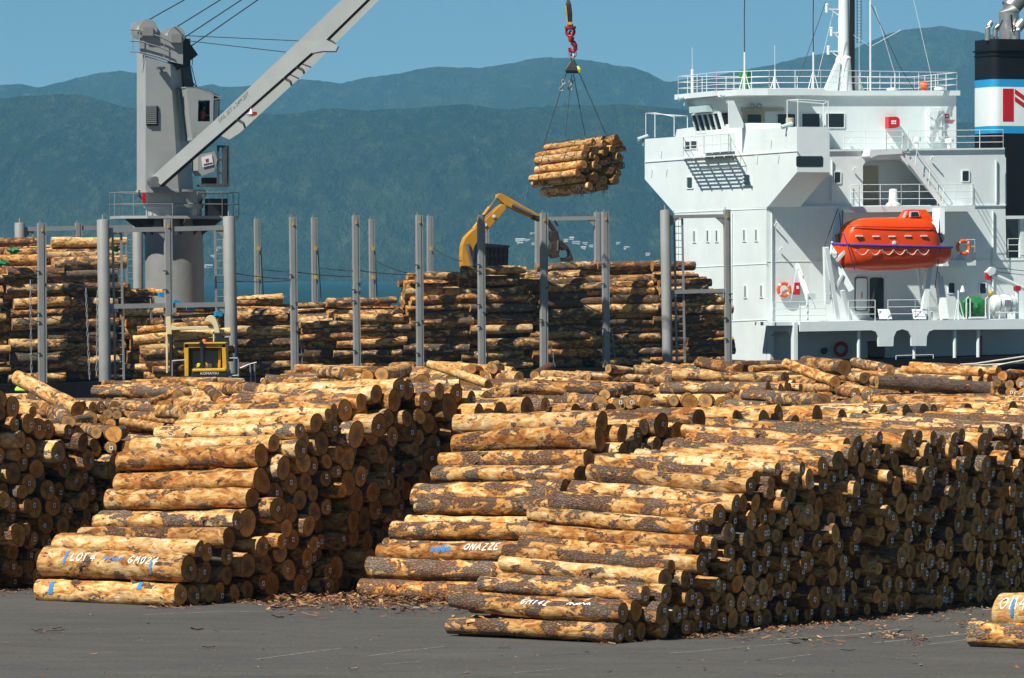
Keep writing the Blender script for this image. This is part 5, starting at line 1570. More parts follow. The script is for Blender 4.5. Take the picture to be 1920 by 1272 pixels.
mb.tube(ring_ + [ring_[0]], .075, 8); mb.build('fender', M['purple'], lb, smooth=True)
tw = [(1699, 411), (1707, 394.5), (1714, 393), (1740, 393.5), (1747, 404), (1752, 416)]
tow = MB().loft([[S(lx(x), y, LB) + VX * (sg * (1.0 - .02 * max(0, 411 - y))) for x, y in tw] for sg in (-.62, .62)]).build('conning_tower', M['orange'], lb)
sp_ = lambda pts, o, th: MB().prism([S(lx(x), y, o) for x, y in pts], VX * th)
w_ = sp_([(1715, 396.5), (1731, 396), (1734, 406.5), (1713.5, 407)], LB - .68, .04).build('window', M['rail'], tow)
sp_([(1718, 398), (1730, 397.5), (1732.5, 405.5), (1717, 406)], LB - .70, .02).build('pane', M['glass'], w_)
w_ = sp_([(1701, 408), (1707, 396.5), (1710.5, 396.5), (1705.5, 408)], LB - .66, .04).build('window', M['rail'], tow)
for i, x in enumerate((1621, 1652, 1682, 1712, 1742)):
    sp_(rect(x - 6, 441.3 + (i in (1, 2)) * .8, x + 6, 443.8 + (i in (1, 2)) * .8), LB - 1.2, .25).build('reflector', M['paper'], lb)
mb = MB(); c = S(lx(1685), 456, LB - 1.14); mb.lathe(c, -VX, [(.12, 0), (.12, .1), (.08, .16), (0, .17)], 12); mb.build('vent', M['rail'], lb)
mb = MB()
for x0, x1 in ((1613, 1637), (1638, 1660), (1663, 1684), (1685, 1706), (1708, 1728), (1730, 1751)):
    mb2 = MB()
    mb2.tube([S(lx(x0 + (x1 - x0) * t), 469 + 44 * t * (1 - t) * (1 - .35 * (1 - t)), LB - 1.36 + .1 * 4 * t * (1 - t)) for t in np.linspace(0, 1, 9)], .028, 5); mb2.build('grab_line', M['rope'], lb)
mb = MB(); mb.tube([S(lx(1590), 437, LB - 1.2), S(lx(1599), 462, LB - 1.3), S(lx(1612), 506, LB - .9)], .035, 5); mb.tube([S(lx(1772), 463, LB - 1.1), S(lx(1768), 495, LB - .8), S(lx(1762), 540, -3.6)], .03, 5); mb.build('gripe_strap', M['purple'], lb)
mb = MB(); mb.tube([S(lx(1578), 440, LB), S(lx(1581), 458, LB)], .12, 8); mb.box(S(lx(1590), 448, LB), .5, .4, .6, AX); mb.build('hook_gear', M['rusty'], lb)
mb = MB(); mb.lathe(S(lx(1766), 447, LB), -VX, [(.0, -.3), (.32, -.3), (.32, .3), (0, .3)], 12); mb.build('hook_gear', M['darkgrey'], lb)

# life rings ----------------------------------------------------
def life_ring(c, n, R, m, lab, bands=True):
    r_ = thing('life_ring', c, lab, 'life ring')
    MB().torus(c, n, R * .78, R * .22, 28, 10).build('ring', M[m], r_, smooth=True)
    for k in range(4):
        a = math.pi / 4 + k * math.pi / 2
        MB().torus(c, n, R * .78, R * .235, 3, 10, a0=a - .11, a1=a + .11).build('band', M['paper' if bands else 'red'], r_)
life_ring(S(1470, 543.5, -.25), -VX, .46, 'ring', 'orange life ring with white bands on the wall beside the red box')
life_ring(S(1806.5, 464, -1.5), -VX, .48, 'ring', 'orange life ring hung on the small railing right of the lifeboat')
life_ring(S(1577, 655, -.25), -VX, .46, 'red', 'dull red life ring in the shade under the boat deck', False)
# raft canister ---------------------------------------------------
c = S(1880, 571, -3.6)
rf_ = thing('life_raft', c, 'white life raft canister lying on its cradle beside the derrick', 'life raft')
mb = MB(); a = S(1857, 570, -3.6); d = AX; L = (S(1904, 571, -3.6) - a).length
mb.lathe(a, d, [(0, 0), (.3, .02), (.46, .12), (.52, .3), (.52, L / 2 - .05), (.56, L / 2 - .05), (.56, L / 2 + .05), (.52, L / 2 + .05), (.52, L - .3), (.46, L - .12), (.3, L - .02), (0, L)], 20); mb.build('canister', M['white'], rf_, smooth=True)
for u in (.28, .72): MB().torus(a + d * L * u, d, .535, .03, 22, 6).build('strap', M['chain'], rf_)
mb = MB()
for u in (.25, .75): mb.bar(a + d * L * u - ZX * .85 - VX * .4, a + d * L * u - ZX * .4 - VX * .4, .07); mb.bar(a + d * L * u - ZX * .85 + VX * .4, a + d * L * u - ZX * .4 + VX * .4, .07)
mb.bar(a - ZX * .5 - VX * .42, a + d * L - ZX * .5 - VX * .42, .06); mb.bar(a - ZX * .5 + VX * .42, a + d * L - ZX * .5 + VX * .42, .06); mb.build('cradle', M['rail'], rf_)
sp(rect(1884, 563, 1896, 575), -4.16, .02).build('notice', M['chain'], rf_)
# covered reel ------------------------------------------------------
c = S(1825, 597, -3.6)
rl = thing('covered_reel', c, 'drum under a rumpled green tarpaulin on the boat deck', 'covered drum')
r = random.Random(3); mb = MB(); a = S(1803, 577, -3.6); L = (S(1846, 577, -3.6) - a).length
rings = []
for i in range(9):
    u = i / 8; R0 = .62 * (1 - .35 * abs(2 * u - 1) ** 4)
    rings.append([a + AX * (L * u) + (VX * math.cos(k * math.pi / 9) + ZX * (math.sin(k * math.pi / 9) * (1.0 if math.sin(k * math.pi / 9) > 0 else 1.0))) * R0 * (1 + .10 * math.sin(k * 2.3 + i * 1.7) + r.uniform(-.05, .05)) for k in range(18)])
mb.loft(rings); mb.build('tarpaulin', M['green'], rl, smooth=True)
mb = MB()
for x in (1812, 1848):
    p = S(x, 598, -4.25); mb.tube([p, p + ZX * 1.15, p + ZX * 1.25 + AX * .12, p + ZX * 1.15 + AX * .24, p + AX * .24], .04, 6)
mb.bar(S(1816, 596, -4.25), S(1850, 595.5, -4.25), .1); mb.build('frame', M['rail'], rl)

# ------------------------------------------------------------------ ship's deck crane
CO = 9.0
cb = S(327, 690, CO)
cr = thing('deck_crane', cb, 'tall grey deck crane with sloping tower head, cab and long raised jib', 'crane')
def cp(px, py, o=0.0): return S(px, py, CO + o)
pc = lambda py, px=326: cp(px, py)
mb = MB(); z0 = cp(327, 700).z; axp = cp(327, 500); k = 9500 / axp.y
def cz(y): return cp(326, y).z
def cax(z): return Vec((axp.x, axp.y, z)) + AX * (-.012 * (z - axp.z))
mb.loft([[cax(z) + (AX * math.cos(a) + VX * math.sin(a)) * rr__ for a in np.linspace(0, 2 * math.pi, 28, endpoint=False)] for z, rr__ in ((cz(712), 1.72), (cz(440), 1.68), (cz(425), 1.74), (cz(422), 1.74))])
mb.build('pedestal', M['post'], cr, smooth=True)
mb = MB()
mb.loft([[cax(z) + (AX * math.cos(a) + VX * math.sin(a)) * rr__ for a in np.linspace(0, 2 * math.pi, 28, endpoint=False)] for z, rr__ in ((cz(422), 1.6), (cz(392), 1.62), (cz(390), 1.72), (cz(383), 1.72), (cz(382), 1.66), (cz(362), 1.66), (cz(361), 1.78), (cz(356), 1.78))])
mb.build('slewing_ring', M['grey'], cr, smooth=True)
# service platform
mb = MB(); zp = cz(411)
pl = [cax(zp) + AX * x + VX * y for x, y in ((-3.45, -1.0), (-2.2, -2.6), (2.2, -2.6), (3.45, -1.6), (3.45, 2.2), (2, 2.6), (-2.4, 2.6), (-3.45, 1.4))]
mb.prism(pl, ZX * .16); mb.build('platform', M['grey'], cr)
mb = MB()
for an in np.linspace(0, 2 * math.pi, 12, endpoint=False):
    d = AX * math.cos(an) + VX * math.sin(an); c0 = cax(zp)
    MB().prism([c0 + d * 1.6 + ZX * -.02, c0 + d * 2.9 - ZX * .02, c0 + d * 1.65 - ZX * .95], d.cross(ZX) * .05).build('platform_bracket', M['darkgrey'], cr)
rail([p + ZX * .16 for p in pl + [pl[0]]], h=1.35, step=1.3, rails=2, parent=cr, m='post')
mb = MB(); mb.box(cax(zp) + AX * 2.3 - VX * .8 + ZX * .65, 1.1, .9, 1.05, AX); mb.build('motor_box', M['black'], cr)
# tower
bot = [(256.5, 1.3), (273, 0), (335, 0), (363, 2.2), (363, 4.4), (256.5, 4.4)]
top = [(256.5, 1.3, 99), (273, 0, 104.5), (319, 0, 119.5), (341, 1.9, 126), (341, 3.9, 126), (256.5, 3.9, 99)]
MB().loft([[cp(x, 357, o - 1.9) for x, o in bot], [cp(x, y, o - 1.9) for x, o, y in top]]).build('tower', M['grey'], cr)
MB().prism([cp(x + (-2 if x < 260 else 1), 357, o - 1.95) for x, o in bot], ZX * -.14).build('tower_foot', M['grey'], cr)
hd = [(263, 100), (263, 58), (264, 48), (269, 40), (277, 37), (286, 38), (292, 44), (295, 52), (300, 60), (309, 66), (316, 68), (319, 58), (325, 51), (333, 50), (341, 55), (345, 64), (343, 71), (343, 121), (320, 116)]
for o in (-1.75, .45): MB().prism([cp(x, y, o) for x, y in hd], VX * .16).build('head_plate', M['grey'], cr)
for (x, y, R_s) in ((278, 54, .54), (331, 67, .52)):
    mb = MB(); mb.lathe(cp(x, y, -1.86), VX, [(0, 0), (R_s, 0), (R_s, .09), (.22, .12), (.22, 1.95), (R_s, 1.98), (R_s, 2.07), (0, 2.07)], 24); sv = mb.build('sheave', M['grey'], cr, smooth=True)
    mb = MB(); mb.box(cp(x - 1, y + 5, -1.95), .62, .12, .5, AX); mb.build('bearing_block', M['post'], sv)
mb = MB(); mb.bar(cp(320, 78, -.6), cp(349, 118, -.6), .9, 1.5); mb.box(cp(336, 100, -.6), .9, 1.7, 1.6, AX); mb.build('head_machinery', M['black'], cr)
mb = MB(); mb.prism([cp(340, 122, -.2), cp(357, 122, -.2), cp(364, 163, -.2), cp(345, 163, -.2)], VX * 1.6); mb.build('machinery_house', M['darkgrey'], cr)
# louvre
lv_ = MB(); lv_.prism([cp(275, 199, -1.98), cp(297, 199, -1.98), cp(297, 236, -1.98), cp(275, 236, -1.98)], VX * .1); lv = lv_.build('louvre', M['black'], cr)
mb = MB()
for i in range(9): y = 201 + i * 3.8; mb.bar(cp(276, y, -2.02), cp(293, y, -2.02), .1, .05)
mb.build('louvre_slat', M['grey'], lv)
mb = MB(); mb.box(cp(302, 128, -2.2), .42, .4, .14, AX); mb.bar(cp(301, 129, -2.1), cp(304, 134, -2.4), .1); mb.build('floodlight', M['darkgrey'], cr)
# head railing
mb = MB()
for dy in (0, -20, -41): mb.tube([cp(244, 97 + dy - (-dy) * .0, -1.95), cp(262, 98 + dy, -1.95), cp(300, 108 + dy * .95, -1.95), cp(320, 116 + dy * .9, -1.95)], .04, 5)
for x, y in ((249, 97), (262, 98), (308, 112)): mb.tube([cp(x, y, -1.95), cp(x, y - 41, -1.95)], .025, 5)
mb.build('railing', M['post'], cr)
# ladder up the back
mb = MB()
for o in (0, .35): mb.tube([cp(360, 152, o), cp(367, 163, o)], .03, 5); mb.tube([cp(352, 88, o), cp(353, 122, o), cp(359, 124, o), cp(369, 164, o)], .03, 5)
for kk in range(12): mb.tube([cp(359 + kk * .8, 126 + kk * 3.2, 0), cp(359 + kk * .8, 126 + kk * 3.2, .35)], .02, 4)
mb.tube([cp(344, 82, .1), cp(350, 84, .1), cp(360, 84, .1), cp(361, 122, .1)], .025, 5); mb.build('ladder', M['darkgrey'], cr)
# cab: frame panels round real openings
CBO = -2.6
cabm = MB(); fpz = lambda pts, o, th, m_=cabm: m_.prism([cp(x, y, o) for x, y in pts], VX * th)
for o in (CBO, CBO + 1.7):
    fpz([(348.5, 163), (372, 164.5), (371, 229), (363, 262), (360, 262)], o, .1); fpz([(372, 164.5), (394, 172.5), (394, 188), (371, 188), (371.5, 164)], o, .1)
    fpz([(394, 172.5), (413, 182), (409.5, 250), (395, 252), (394.6, 188)], o, .1) if o > CBO else fpz([(394, 172.5), (400.5, 176), (399.5, 250), (394.8, 251), (394, 188)], o, .1)
    fpz([(371, 228), (395, 228), (399.5, 250), (364, 262)], o, .1)
cabm.prism([cp(348.5, 163, CBO), cp(372, 164.3, CBO), cp(413, 182.3, CBO), cp(413, 184.2, CBO), cp(372, 166.3, CBO), cp(348.5, 165, CBO)], VX * 1.8)
cabm.prism([cp(361, 258, CBO), cp(408, 248, CBO), cp(408, 252, CBO), cp(361, 263, CBO)], VX * 1.8)
cabm.prism([cp(349, 165, CBO + .1), cp(352, 165, CBO + .1), cp(364, 260, CBO + .1), cp(361, 260, CBO + .1)], VX * 1.6)
cab = cabm.build('cab', M['grey'], cr)
MB().prism([cp(412.4, 186, CBO + .1), cp(409.6, 248, CBO + .1), cp(409.2, 248, CBO + .1), cp(412, 186, CBO + .1)], VX * 1.6).build('window', M['cabglass'], cab)
MB().prism([cp(401.2, 188, CBO + .04), cp(411, 189, CBO + .04), cp(408.5, 234, CBO + .04), cp(400.6, 232, CBO + .04)], VX * .03).build('window', M['cabglass'], cab)
MB().prism([cp(372, 189, CBO + 1.75), cp(394, 189, CBO + 1.75), cp(394, 227, CBO + 1.75), cp(372, 227, CBO + 1.75)], VX * .03).build('window', M['glass'], cab)
mb = MB(); mb.prism([cp(387, 170, CBO + .3), cp(411, 180.5, CBO + .3), cp(411, 179, CBO + .3), cp(387, 168, CBO + .3)], VX * .9); mb.build('roof_window', M['cabglass'], cab)
# winch box and cage below the cab
mb = MB(); mb.prism([cp(371, 290, -2.3), cp(402, 284, -2.3), cp(408, 300, -2.3), cp(401, 322, -2.3), cp(378, 330, -2.3), cp(371, 320, -2.3)], VX * 1.4); wb = mb.build('winch_housing', M['grey'], cr)
nb_ = MB().prism([cp(378, 296, -2.36), cp(397, 290, -2.36), cp(400, 309, -2.36), cp(381, 314, -2.36)], VX * .05).build('notice_board', M['paper'], wb)
mb = MB(); mb.prism([cp(385, 299, -2.38), cp(391, 297.5, -2.38), cp(391, 303, -2.38), cp(386, 304, -2.38)], VX * .015); mb.build('red_mark', M['red'], nb_)
mb = MB(); mb.prism([cp(382, 308, -2.38), cp(398, 304.5, -2.38), cp(398, 306.5, -2.38), cp(382, 310.5, -2.38)], VX * .015); mb.build('lettering', M['ink'], nb_)
mb = MB()
for x in (409, 421, 428):
    for o in (-2.2, -.6): mb.bar(cp(x, 273, o), cp(x, 348, o), .12 if x != 421 else .22)
for y in (275, 300, 325): 
    for o in (-2.2, -.6): mb.bar(cp(409, y, o), cp(429, y, o), .12)
mb.bar(cp(383, 348, -2.2), cp(429, 348, -2.2), .2, .2); mb.prism([cp(383, 346, -2.2), cp(429, 346, -2.2), cp(429, 349.5, -2.2), cp(383, 349.5, -2.2)], VX * 1.7)
mb.build('access_cage', M['darkgrey'], cr)
mb = MB(); mb.box(cp(392, 340, -1.4), .7, .8, .4, AX); mb.build('motor_box', M['rusty'], cr)
for x0, x1 in ((261, 272), (384, 375)): MB().tube([cp(x0, 357, -1.2), cp(x0, 366, -1.2), cp(x1, 382, -1.2)], .06, 6).build('hydraulic_hose', M['black'], cr)
mb = MB(); mb.box(cp(269.5, 371, -1.9), .2, .2, .5, AX); mb.build('red_lamp', M['red'], cr)
# jib: from the heel at the tower foot up, right and towards the quay
JY0, JY1 = cp(292, 340, -2.6).y, SLING_Y - .6
def jp(px, py, o=0.0):
    u = (px - 292) / (1070 - 292); return P(px, py, JY0 + (JY1 - JY0) * u + o)
u1 = [(285, 331), (397, 231), (560, 77), (1066, -408)]; l1 = [(301, 347), (440, 226), (610, 76), (1082, -386)]
def jib_beam(U, Lw, o, w, nm='jib'):
    return MB().loft([[jp(a[0], a[1], o), jp(a[0], a[1], o + w), jp(b[0], b[1], o + w), jp(b[0], b[1], o)] for a, b in zip(U, Lw)]).build(nm, M['grey'], cr)
jb = jib_beam(u1, l1, 0, .55)
jib_beam([(a[0] + 2, a[1] + 2) for a in [(405, 250), (440, 216), (560, 106), (1056, -365)]], [(430, 262), (449, 250), (577, 133), (1092, -380)], 2.4, .5)
mb = MB()
for x, y in ((326, 312), (440, 226), (528, 148), (552, 127), (610, 76), (760, -70), (900, -200)):
    a = jp(x, y - 4, .3); mb.bar(a, jp(x + 18, y + 6, 2.6), .12)
mb.build('jib_cross_member', M['grey'], jb)
jib_gap = MB().loft([[jp(a[0], a[1] + dy_, 1.0), jp(a[0] + 4, a[1] + dy_ + 4.5, 1.0), jp(a[0] + 4, a[1] + dy_ + 4.5, 1.2), jp(a[0], a[1] + dy_, 1.2)] for a, dy_ in ((l1[0], 0), (l1[1], -1), (l1[2], -1), (l1[3], -1))]).build('jib_gap_shade', M['darkgrey'], jb)  # dark strip standing in for the shadowed gap between the two girders
mb = MB(); mb.prism([jp(584, 100, -.25), jp(606, 72, -.25), jp(634, 86, -.25), jp(629, 96, -.25), jp(604, 96, -.25)], (0, 1.6, 0)); mb.build('jib_sheave_bracket', M['grey'], jb)
mb = MB(); mb.lathe(jp(471, 214, .2), ZX, [(0, -.15), (.2, -.12), (.28, 0), (.1, .06), (.04, .35), (0, .36)], 12); mb.build('jib_lamp', M['rail'], jb)
mb = MB(); mb.box(jp(477, 213, .2), .25, .2, .18, AX); mb.build('jib_lamp_cap', M['red'], jb)
mb = MB(); mb.lathe(jp(291, 340, -.25), VX, [(0, 0), (.28, 0), (.28, 1.0), (0, 1.0)], 14); mb.box(jp(290, 343, -.2), .5, .3, .5, AX); mb.build('jib_heel_pin', M['steel'], jb)
tx = MB(); uu = (jp(560, 77) - jp(397, 231)).normalized(); nn = (jp(560, 77) - jp(577, 105)); nn = (nn - uu * nn.dot(uu)).normalized()
flat_text(tx, 'SWL 30T x 24M 20T', .36, jp(438, 202, -.03), uu, nn)
tx.build('lettering', M['ink'], jb)
tip = jp(1074, -398, .6)
mb = MB(); mb.lathe(tip - VX * .7, VX, [(0, 0), (.55, 0), (.5, .1), (.5, 1.3), (.55, 1.4), (0, 1.4)], 20); mb.build('jib_head_sheave', M['grey'], jb)
for (a, b) in (((280, 37), None), ((331, 51), None), ((345, 71), None), ((358, 87), None)):
    p = cp(*a, -.8); MB().tube([p, p + (tip + ZX * .3 - p) * .5, tip + ZX * .3], .035, 5).build('topping_wire', M['cable'], cr)
for a, b in (((345, 67), (562, 77)), ((345, 76), (536, 98))): MB().tube([cp(*a, -.8), jp(*b, .3)], .025, 5).build('topping_wire', M['cable'], cr)
hk = P(1066, 2, SLING_Y)
for d in (-.14, .14): MB().tube([tip + AX * d, hk + AX * d * .7 + ZX * .2], .03, 5).build('hoist_wire', M['cable'], cr)

# hook block and hook -------------------------------------------------
Y_ = SLING_Y
hb = thing('hook_block', P(1072, 97, Y_), 'long dark hook block with yellow edges and a red swivel hook', 'crane hook')
mb = MB(); ok = lambda x, y, o=0: P(x, y, Y_ + o)
mb.loft([[ok(x0, y, -w), ok(x1, y, -w), ok(x1, y, w), ok(x0, y, w)] for y, x0, x1, w in ((0, 1062, 1068, .12), (8, 1060.5, 1071, .2), (25, 1061, 1073, .24), (40, 1063.5, 1073, .22), (46, 1065, 1072, .18))]); mb.build('block_cheek', M['black'], hb, bevel=.03)
mb = MB(); mb.prism([ok(1060, 10, -.26), ok(1062, 10, -.26), ok(1065.4, 46, -.26), ok(1063.5, 44, -.26)], (0, .06, 0)); mb.prism([ok(1064.6, 41.5, -.25), ok(1072, 41.5, -.25), ok(1071.4, 47, -.25), ok(1065.6, 47, -.25)], (0, .5, 0)); mb.build('yellow_edge', M['yellow'], hb)
mb = MB(); mb.tube([ok(1069, 46), ok(1069.3, 56)], .16, 10); mb.lathe(ok(1069.3, 52), ZX, [(0, -.08), (.3, -.06), (.3, .06), (0, .08)], 16); mb.build('swivel', M['hookred'], hb, smooth=True)
mb = MB(); mb.torus(ok(1069.3, 60), (.3, 1, 0), .22, .07, 18, 8); mb.torus(ok(1069.8, 68), (1, .3, 0), .24, .07, 18, 8); mb.build('swivel_link', M['hookred'], hb, smooth=True)
mb = MB(); mb.tube([ok(1071, 70), ok(1071, 77), ok(1074, 80), ok(1078.5, 86), ok(1079, 92), ok(1076, 96.5), ok(1071.5, 96.5), ok(1068, 93), ok(1067.2, 90)], .17, 10, r1=.09); mb.build('hook', M['hookred'], hb, smooth=True)
# spreader with its chains, and the slings round the bundle
spd = thing('sling_spreader', P(1073, 138, Y_), 'dark triangular sling spreader with a lime end hanging from the red hook', 'sling spreader')
mb = MB()
for y in (99, 106): mb.torus(ok(1073, y + 2), (.2 + (y > 100) * .8, 1 - (y > 100) * .6, 0), .2, .045, 16, 6)
mb.build('ring_link', M['chain'], spd)
mb = MB(); mb.loft([[ok(x0, y, -w), ok(x1, y, -w), ok(x1, y, w), ok(x0, y, w)] for y, x0, x1, w in ((111, 1071, 1076, .12), (115, 1069, 1078, .2), (126, 1062, 1084, .3), (132, 1059.5, 1086, .34), (138, 1061, 1086, .3))]); mb.build('spreader_body', M['black'], spd, bevel=.04)
mb = MB(); mb.loft([[ok(x0, y, -w), ok(x1, y, -w), ok(x1, y, w), ok(x0, y, w)] for y, x0, x1, w in ((124, 1081.5, 1085, .3), (130, 1083, 1088.5, .36), (137, 1083, 1087, .3))]); mb.build('lime_end', M['lyellow'], spd)
for i, (top_, bot_, o0, o1) in enumerate((((1062, 137), (1018, 276), -.2, -.2), ((1072, 140), (1060, 256), .3, -.9), ((1075, 139), (1097, 254), .3, .8), ((1086, 137), (1136, 252), .2, .4))):
    a, b = ok(*top_, o0), ok(*bot_, o1)
    MB().tube([a, b], .020, 5).build('sling_wire', M['cable'], spd)
    if i < 2:
        mb = MB()
        for q in (.12, .17, .22): mb.torus(a + (b - a) * q, AX if q == .17 else (0, 1, 0), .1, .035, 10, 5)
        mb.build('sling_shackle', M['chain'], spd)
# wire strops wrapped round the logs: follow the outline of the bundle's cross-section
cc_ = [Vec(s['p']) for s in LOGS if s['pile'] == 'sling']; rr2 = [s['r0'] for s in LOGS if s['pile'] == 'sling']
e1_ = nb.cross(ZX).normalized(); e2_ = e1_.cross(nb)
for bk in (1.15, 2.75):
    hull_pts = []
    for an in np.linspace(0, 2 * math.pi, 40, endpoint=False):
        d = e1_ * math.cos(an) + e2_ * math.sin(an)
        m = max((c - cen).dot(d) + r for c, r in zip(cc_, rr2)); hull_pts.append((an, m))
    pts = []
    for i in range(40):
        a0, m0 = hull_pts[i]; a1, m1 = hull_pts[(i + 1) % 40]; da = 2 * math.pi / 40
        x = (m0 * math.sin(a1) - m1 * math.sin(a0)) / math.sin(da); y = (m1 * math.cos(a0) - m0 * math.cos(a1)) / math.sin(da)
        pts.append(cen - nb * bk + e1_ * (x * 1.01) + e2_ * (y * 1.01))
    MB().tube(pts + [pts[0]], .016, 5).build('log_strop', M['cable'], spd)
mb = MB(); r = random.Random(2)
for k in range(15):
    p = ok(1048 + r.uniform(0, 92), 357 + r.uniform(-2, 1), r.uniform(-.5, .4)); L = r.uniform(.1, .45)
    mb.tube([p + ZX * .15, p, p + Vec((r.uniform(-.06, .06), 0, -L * .5)), p + Vec((r.uniform(-.1, .16), 0, -L))], .03, 4, r1=.012)
tag(mb.build('bark_shreds', M['rusty'], loc=ok(1090, 357)), 'dark bark shreds dangling under the hanging log bundle', 'bark shreds', kind='stuff')

# ------------------------------------------------------------------ crane driver
def person(name, base, joints, edges, lab, clothes, facing):
    """one skinned body from joints {name: (pos, radius)}, with a shirt part"""
    t_ = thing(name, base, lab, 'person')
    ks = list(joints); me = bpy.data.meshes.new('body')
    me.from_pydata([joints[k][0] for k in ks], [(ks.index(a), ks.index(b)) for a, b in edges], []); me.update()
    o = bpy.data.objects.new('body', me); COL.objects.link(o); o.parent = t_
    me.materials.append(M['skin'])
    sk = o.modifiers.new('skin', 'SKIN'); sk.use_smooth_shade = True
    for v, k in zip(me.skin_vertices[0].data, ks): v.radius = (joints[k][1], joints[k][2] if len(joints[k]) > 2 else joints[k][1]); v.use_root = (k == 'pelvis')
    o.modifiers.new('sub', 'SUBSURF').levels = 1; o.modifiers['sub'].render_levels = 2
    return t_, o


J = {'pelvis': ((0, 0, .10), .15, .13), 'belly': ((.02, 0, .32), .14, .12), 'chest': ((.04, 0, .52), .16, .12), 'neck': ((.06, 0, .66), .055), 'chin': ((.09, 0, .74), .075, .085), 'head': ((.09, 0, .84), .095, .10), 'crown': ((.08, 0, .92), .07),
     'nose': ((.19, 0, .79), .02), 'shl': ((.04, .19, .60), .065), 'ell': ((.16, .25, .36), .048), 'wrl': ((.40, .17, .36), .035), 'hal': ((.48, .14, .37), .035), 'shr': ((.04, -.19, .60), .065), 'elr': ((.16, -.25, .36), .048), 'wrr': ((.40, -.17, .34), .035), 'har': ((.48, -.14, .35), .035),
     'hil': ((.06, .10, .06), .095), 'knl': ((.48, .12, .10), .075), 'anl': ((.52, .12, -.32), .05), 'tol': ((.70, .12, -.38), .04), 'hir': ((.06, -.10, .06), .095), 'knr': ((.48, -.12, .10), .075), 'anr': ((.52, -.12, -.32), .05), 'tor': ((.70, -.12, -.38), .04)}
for s_, y in (('l', 1), ('r', -1)):
    for f, (dy, L) in enumerate(((-.03, .075), (-.01, .085), (.012, .08), (.032, .065))): J['f%s%d' % (s_, f)] = ((.55 + L * .4, y * .14 + dy, .36 - .03), .010)
    J['t' + s_] = ((.51, y * .14 - y * .05, .39), .011)
E = [('pelvis', 'belly'), ('belly', 'chest'), ('chest', 'neck'), ('neck', 'chin'), ('chin', 'head'), ('head', 'crown'), ('chin', 'nose'), ('pelvis', 'hil'), ('hil', 'knl'), ('knl', 'anl'), ('anl', 'tol'), ('pelvis', 'hir'), ('hir', 'knr'), ('knr', 'anr'), ('anr', 'tor')]
for s_ in 'lr': E += [('chest', 'sh' + s_), ('sh' + s_, 'el' + s_), ('el' + s_, 'wr' + s_), ('wr' + s_, 'ha' + s_), ('ha' + s_, 't' + s_)] + [('ha' + s_, 'f%s%d' % (s_, f)) for f in range(4)]
pb = P(380, 228, cp(380, 228, CBO + .85).y)
drv, body = person('person', pb, J, E, 'person in an orange vest seated in the crane cab, arms forward', None, None)
mb = MB(); q = lambda x, y, z: pb + Vec((x, y, z))
mb.loft([[q(cx + rx * math.cos(a), ry * math.sin(a), z) for a in np.linspace(0, 6.283, 16, endpoint=False)] for z, cx, rx, ry in ((.0, 0, .17, .21), (.2, .01, .165, .19), (.42, .03, .16, .2), (.58, .04, .13, .21), (.66, .05, .08, .1))]); mb.build('vest', M['ring'], drv, smooth=True)
mb = MB(); mb.loft([[q(.075 + r_ * math.cos(a), r_ * math.sin(a), z) for a in np.linspace(0, 6.283, 14, endpoint=False)] for z, r_ in ((.82, .098), (.88, .112), (.93, .095), (.965, .05), (.975, .005))]); mb.build('hair', M['hair'], drv, smooth=True)
for s_ in (-1, 1):
    mb = MB(); mb.loft([[q(x, s_ * .10, .10) + Vec((0, math.cos(a) * r_, math.sin(a) * r_)) for a in np.linspace(0, 6.283, 10, endpoint=False)] for x, r_ in ((.0, .12), (.25, .105), (.5, .09))]); mb.build('trouser_leg', M['black'], drv, smooth=True)
mb = MB(); mb.prism([q(-.22, -.26, -.06), q(.3, -.26, -.06), q(.3, .26, -.06), q(-.22, .26, -.06)], (0, 0, .1)); mb.prism([q(-.3, -.25, .0), q(-.2, -.25, .0), q(-.22, -.25, .72), q(-.32, -.25, .72)], (0, .5, 0)); mb.prism([q(-.1, -.1, -.7), q(.1, -.1, -.7), q(.1, .1, -.7), q(-.1, .1, -.7)], (0, 0, .64))
mb.build('operator_seat', M['black'], cab)

# ------------------------------------------------------------------ excavator on the cargo
EO = 6.0
ep = lambda x, y, o=0.0: S(x, y, EO + o)
ex = thing('excavator', ep(905, 560), 'amber excavator with bent boom and log grapple working on the deck cargo', 'excavator')
def ex_plate(pts, o, th, nm, m='amber', par=None, bev=.03): return MB().prism([ep(x, y, o) for x, y in pts], VX * th).build(nm, M[m], par or ex, bevel=bev)
bm_ = ex_plate([(868, 512), (866, 480), (867.5, 460), (872, 447), (880, 438), (889, 430), (903, 419), (934, 389), (942, 383), (949, 385), (949, 393), (944, 399), (908, 439), (895, 453), (889, 466), (886.5, 482), (887, 512)], -.3, .6, 'boom')
ex_plate([(932, 371), (933, 365), (939, 363), (944, 364.5), (1013, 404), (1013, 415), (1001, 409), (975, 399), (956, 389), (951, 387), (946, 383)], -.22, .44, 'stick')
mb = MB(); mb.tube([ep(889, 430, -.1), ep(896, 420, -.1)], .07, 8); mb.tube([ep(888, 430, -.1), ep(918, 389, -.1)], .11, 10); mb.build('boom_cylinder', M['amber'], ex, smooth=True)
mb = MB(); mb.tube([ep(918, 389, -.1), ep(932.5, 369, -.1)], .055, 8); mb.build('cylinder_rod', M['steel'], ex)
mb = MB(); mb.tube([ep(960, 384, -.3), ep(999, 403, -.3)], .10, 10); mb.build('stick_cylinder', M['steel'], ex)
mb = MB(); mb.tube([ep(876, 457, -.36), ep(887, 505, -.36)], .12, 10); mb.build('lift_cylinder', M['steel'], ex)
ex_plate([(997, 402), (1014, 406), (1014, 416), (1002, 411)], -.3, .6, 'stick_end', 'rusty')
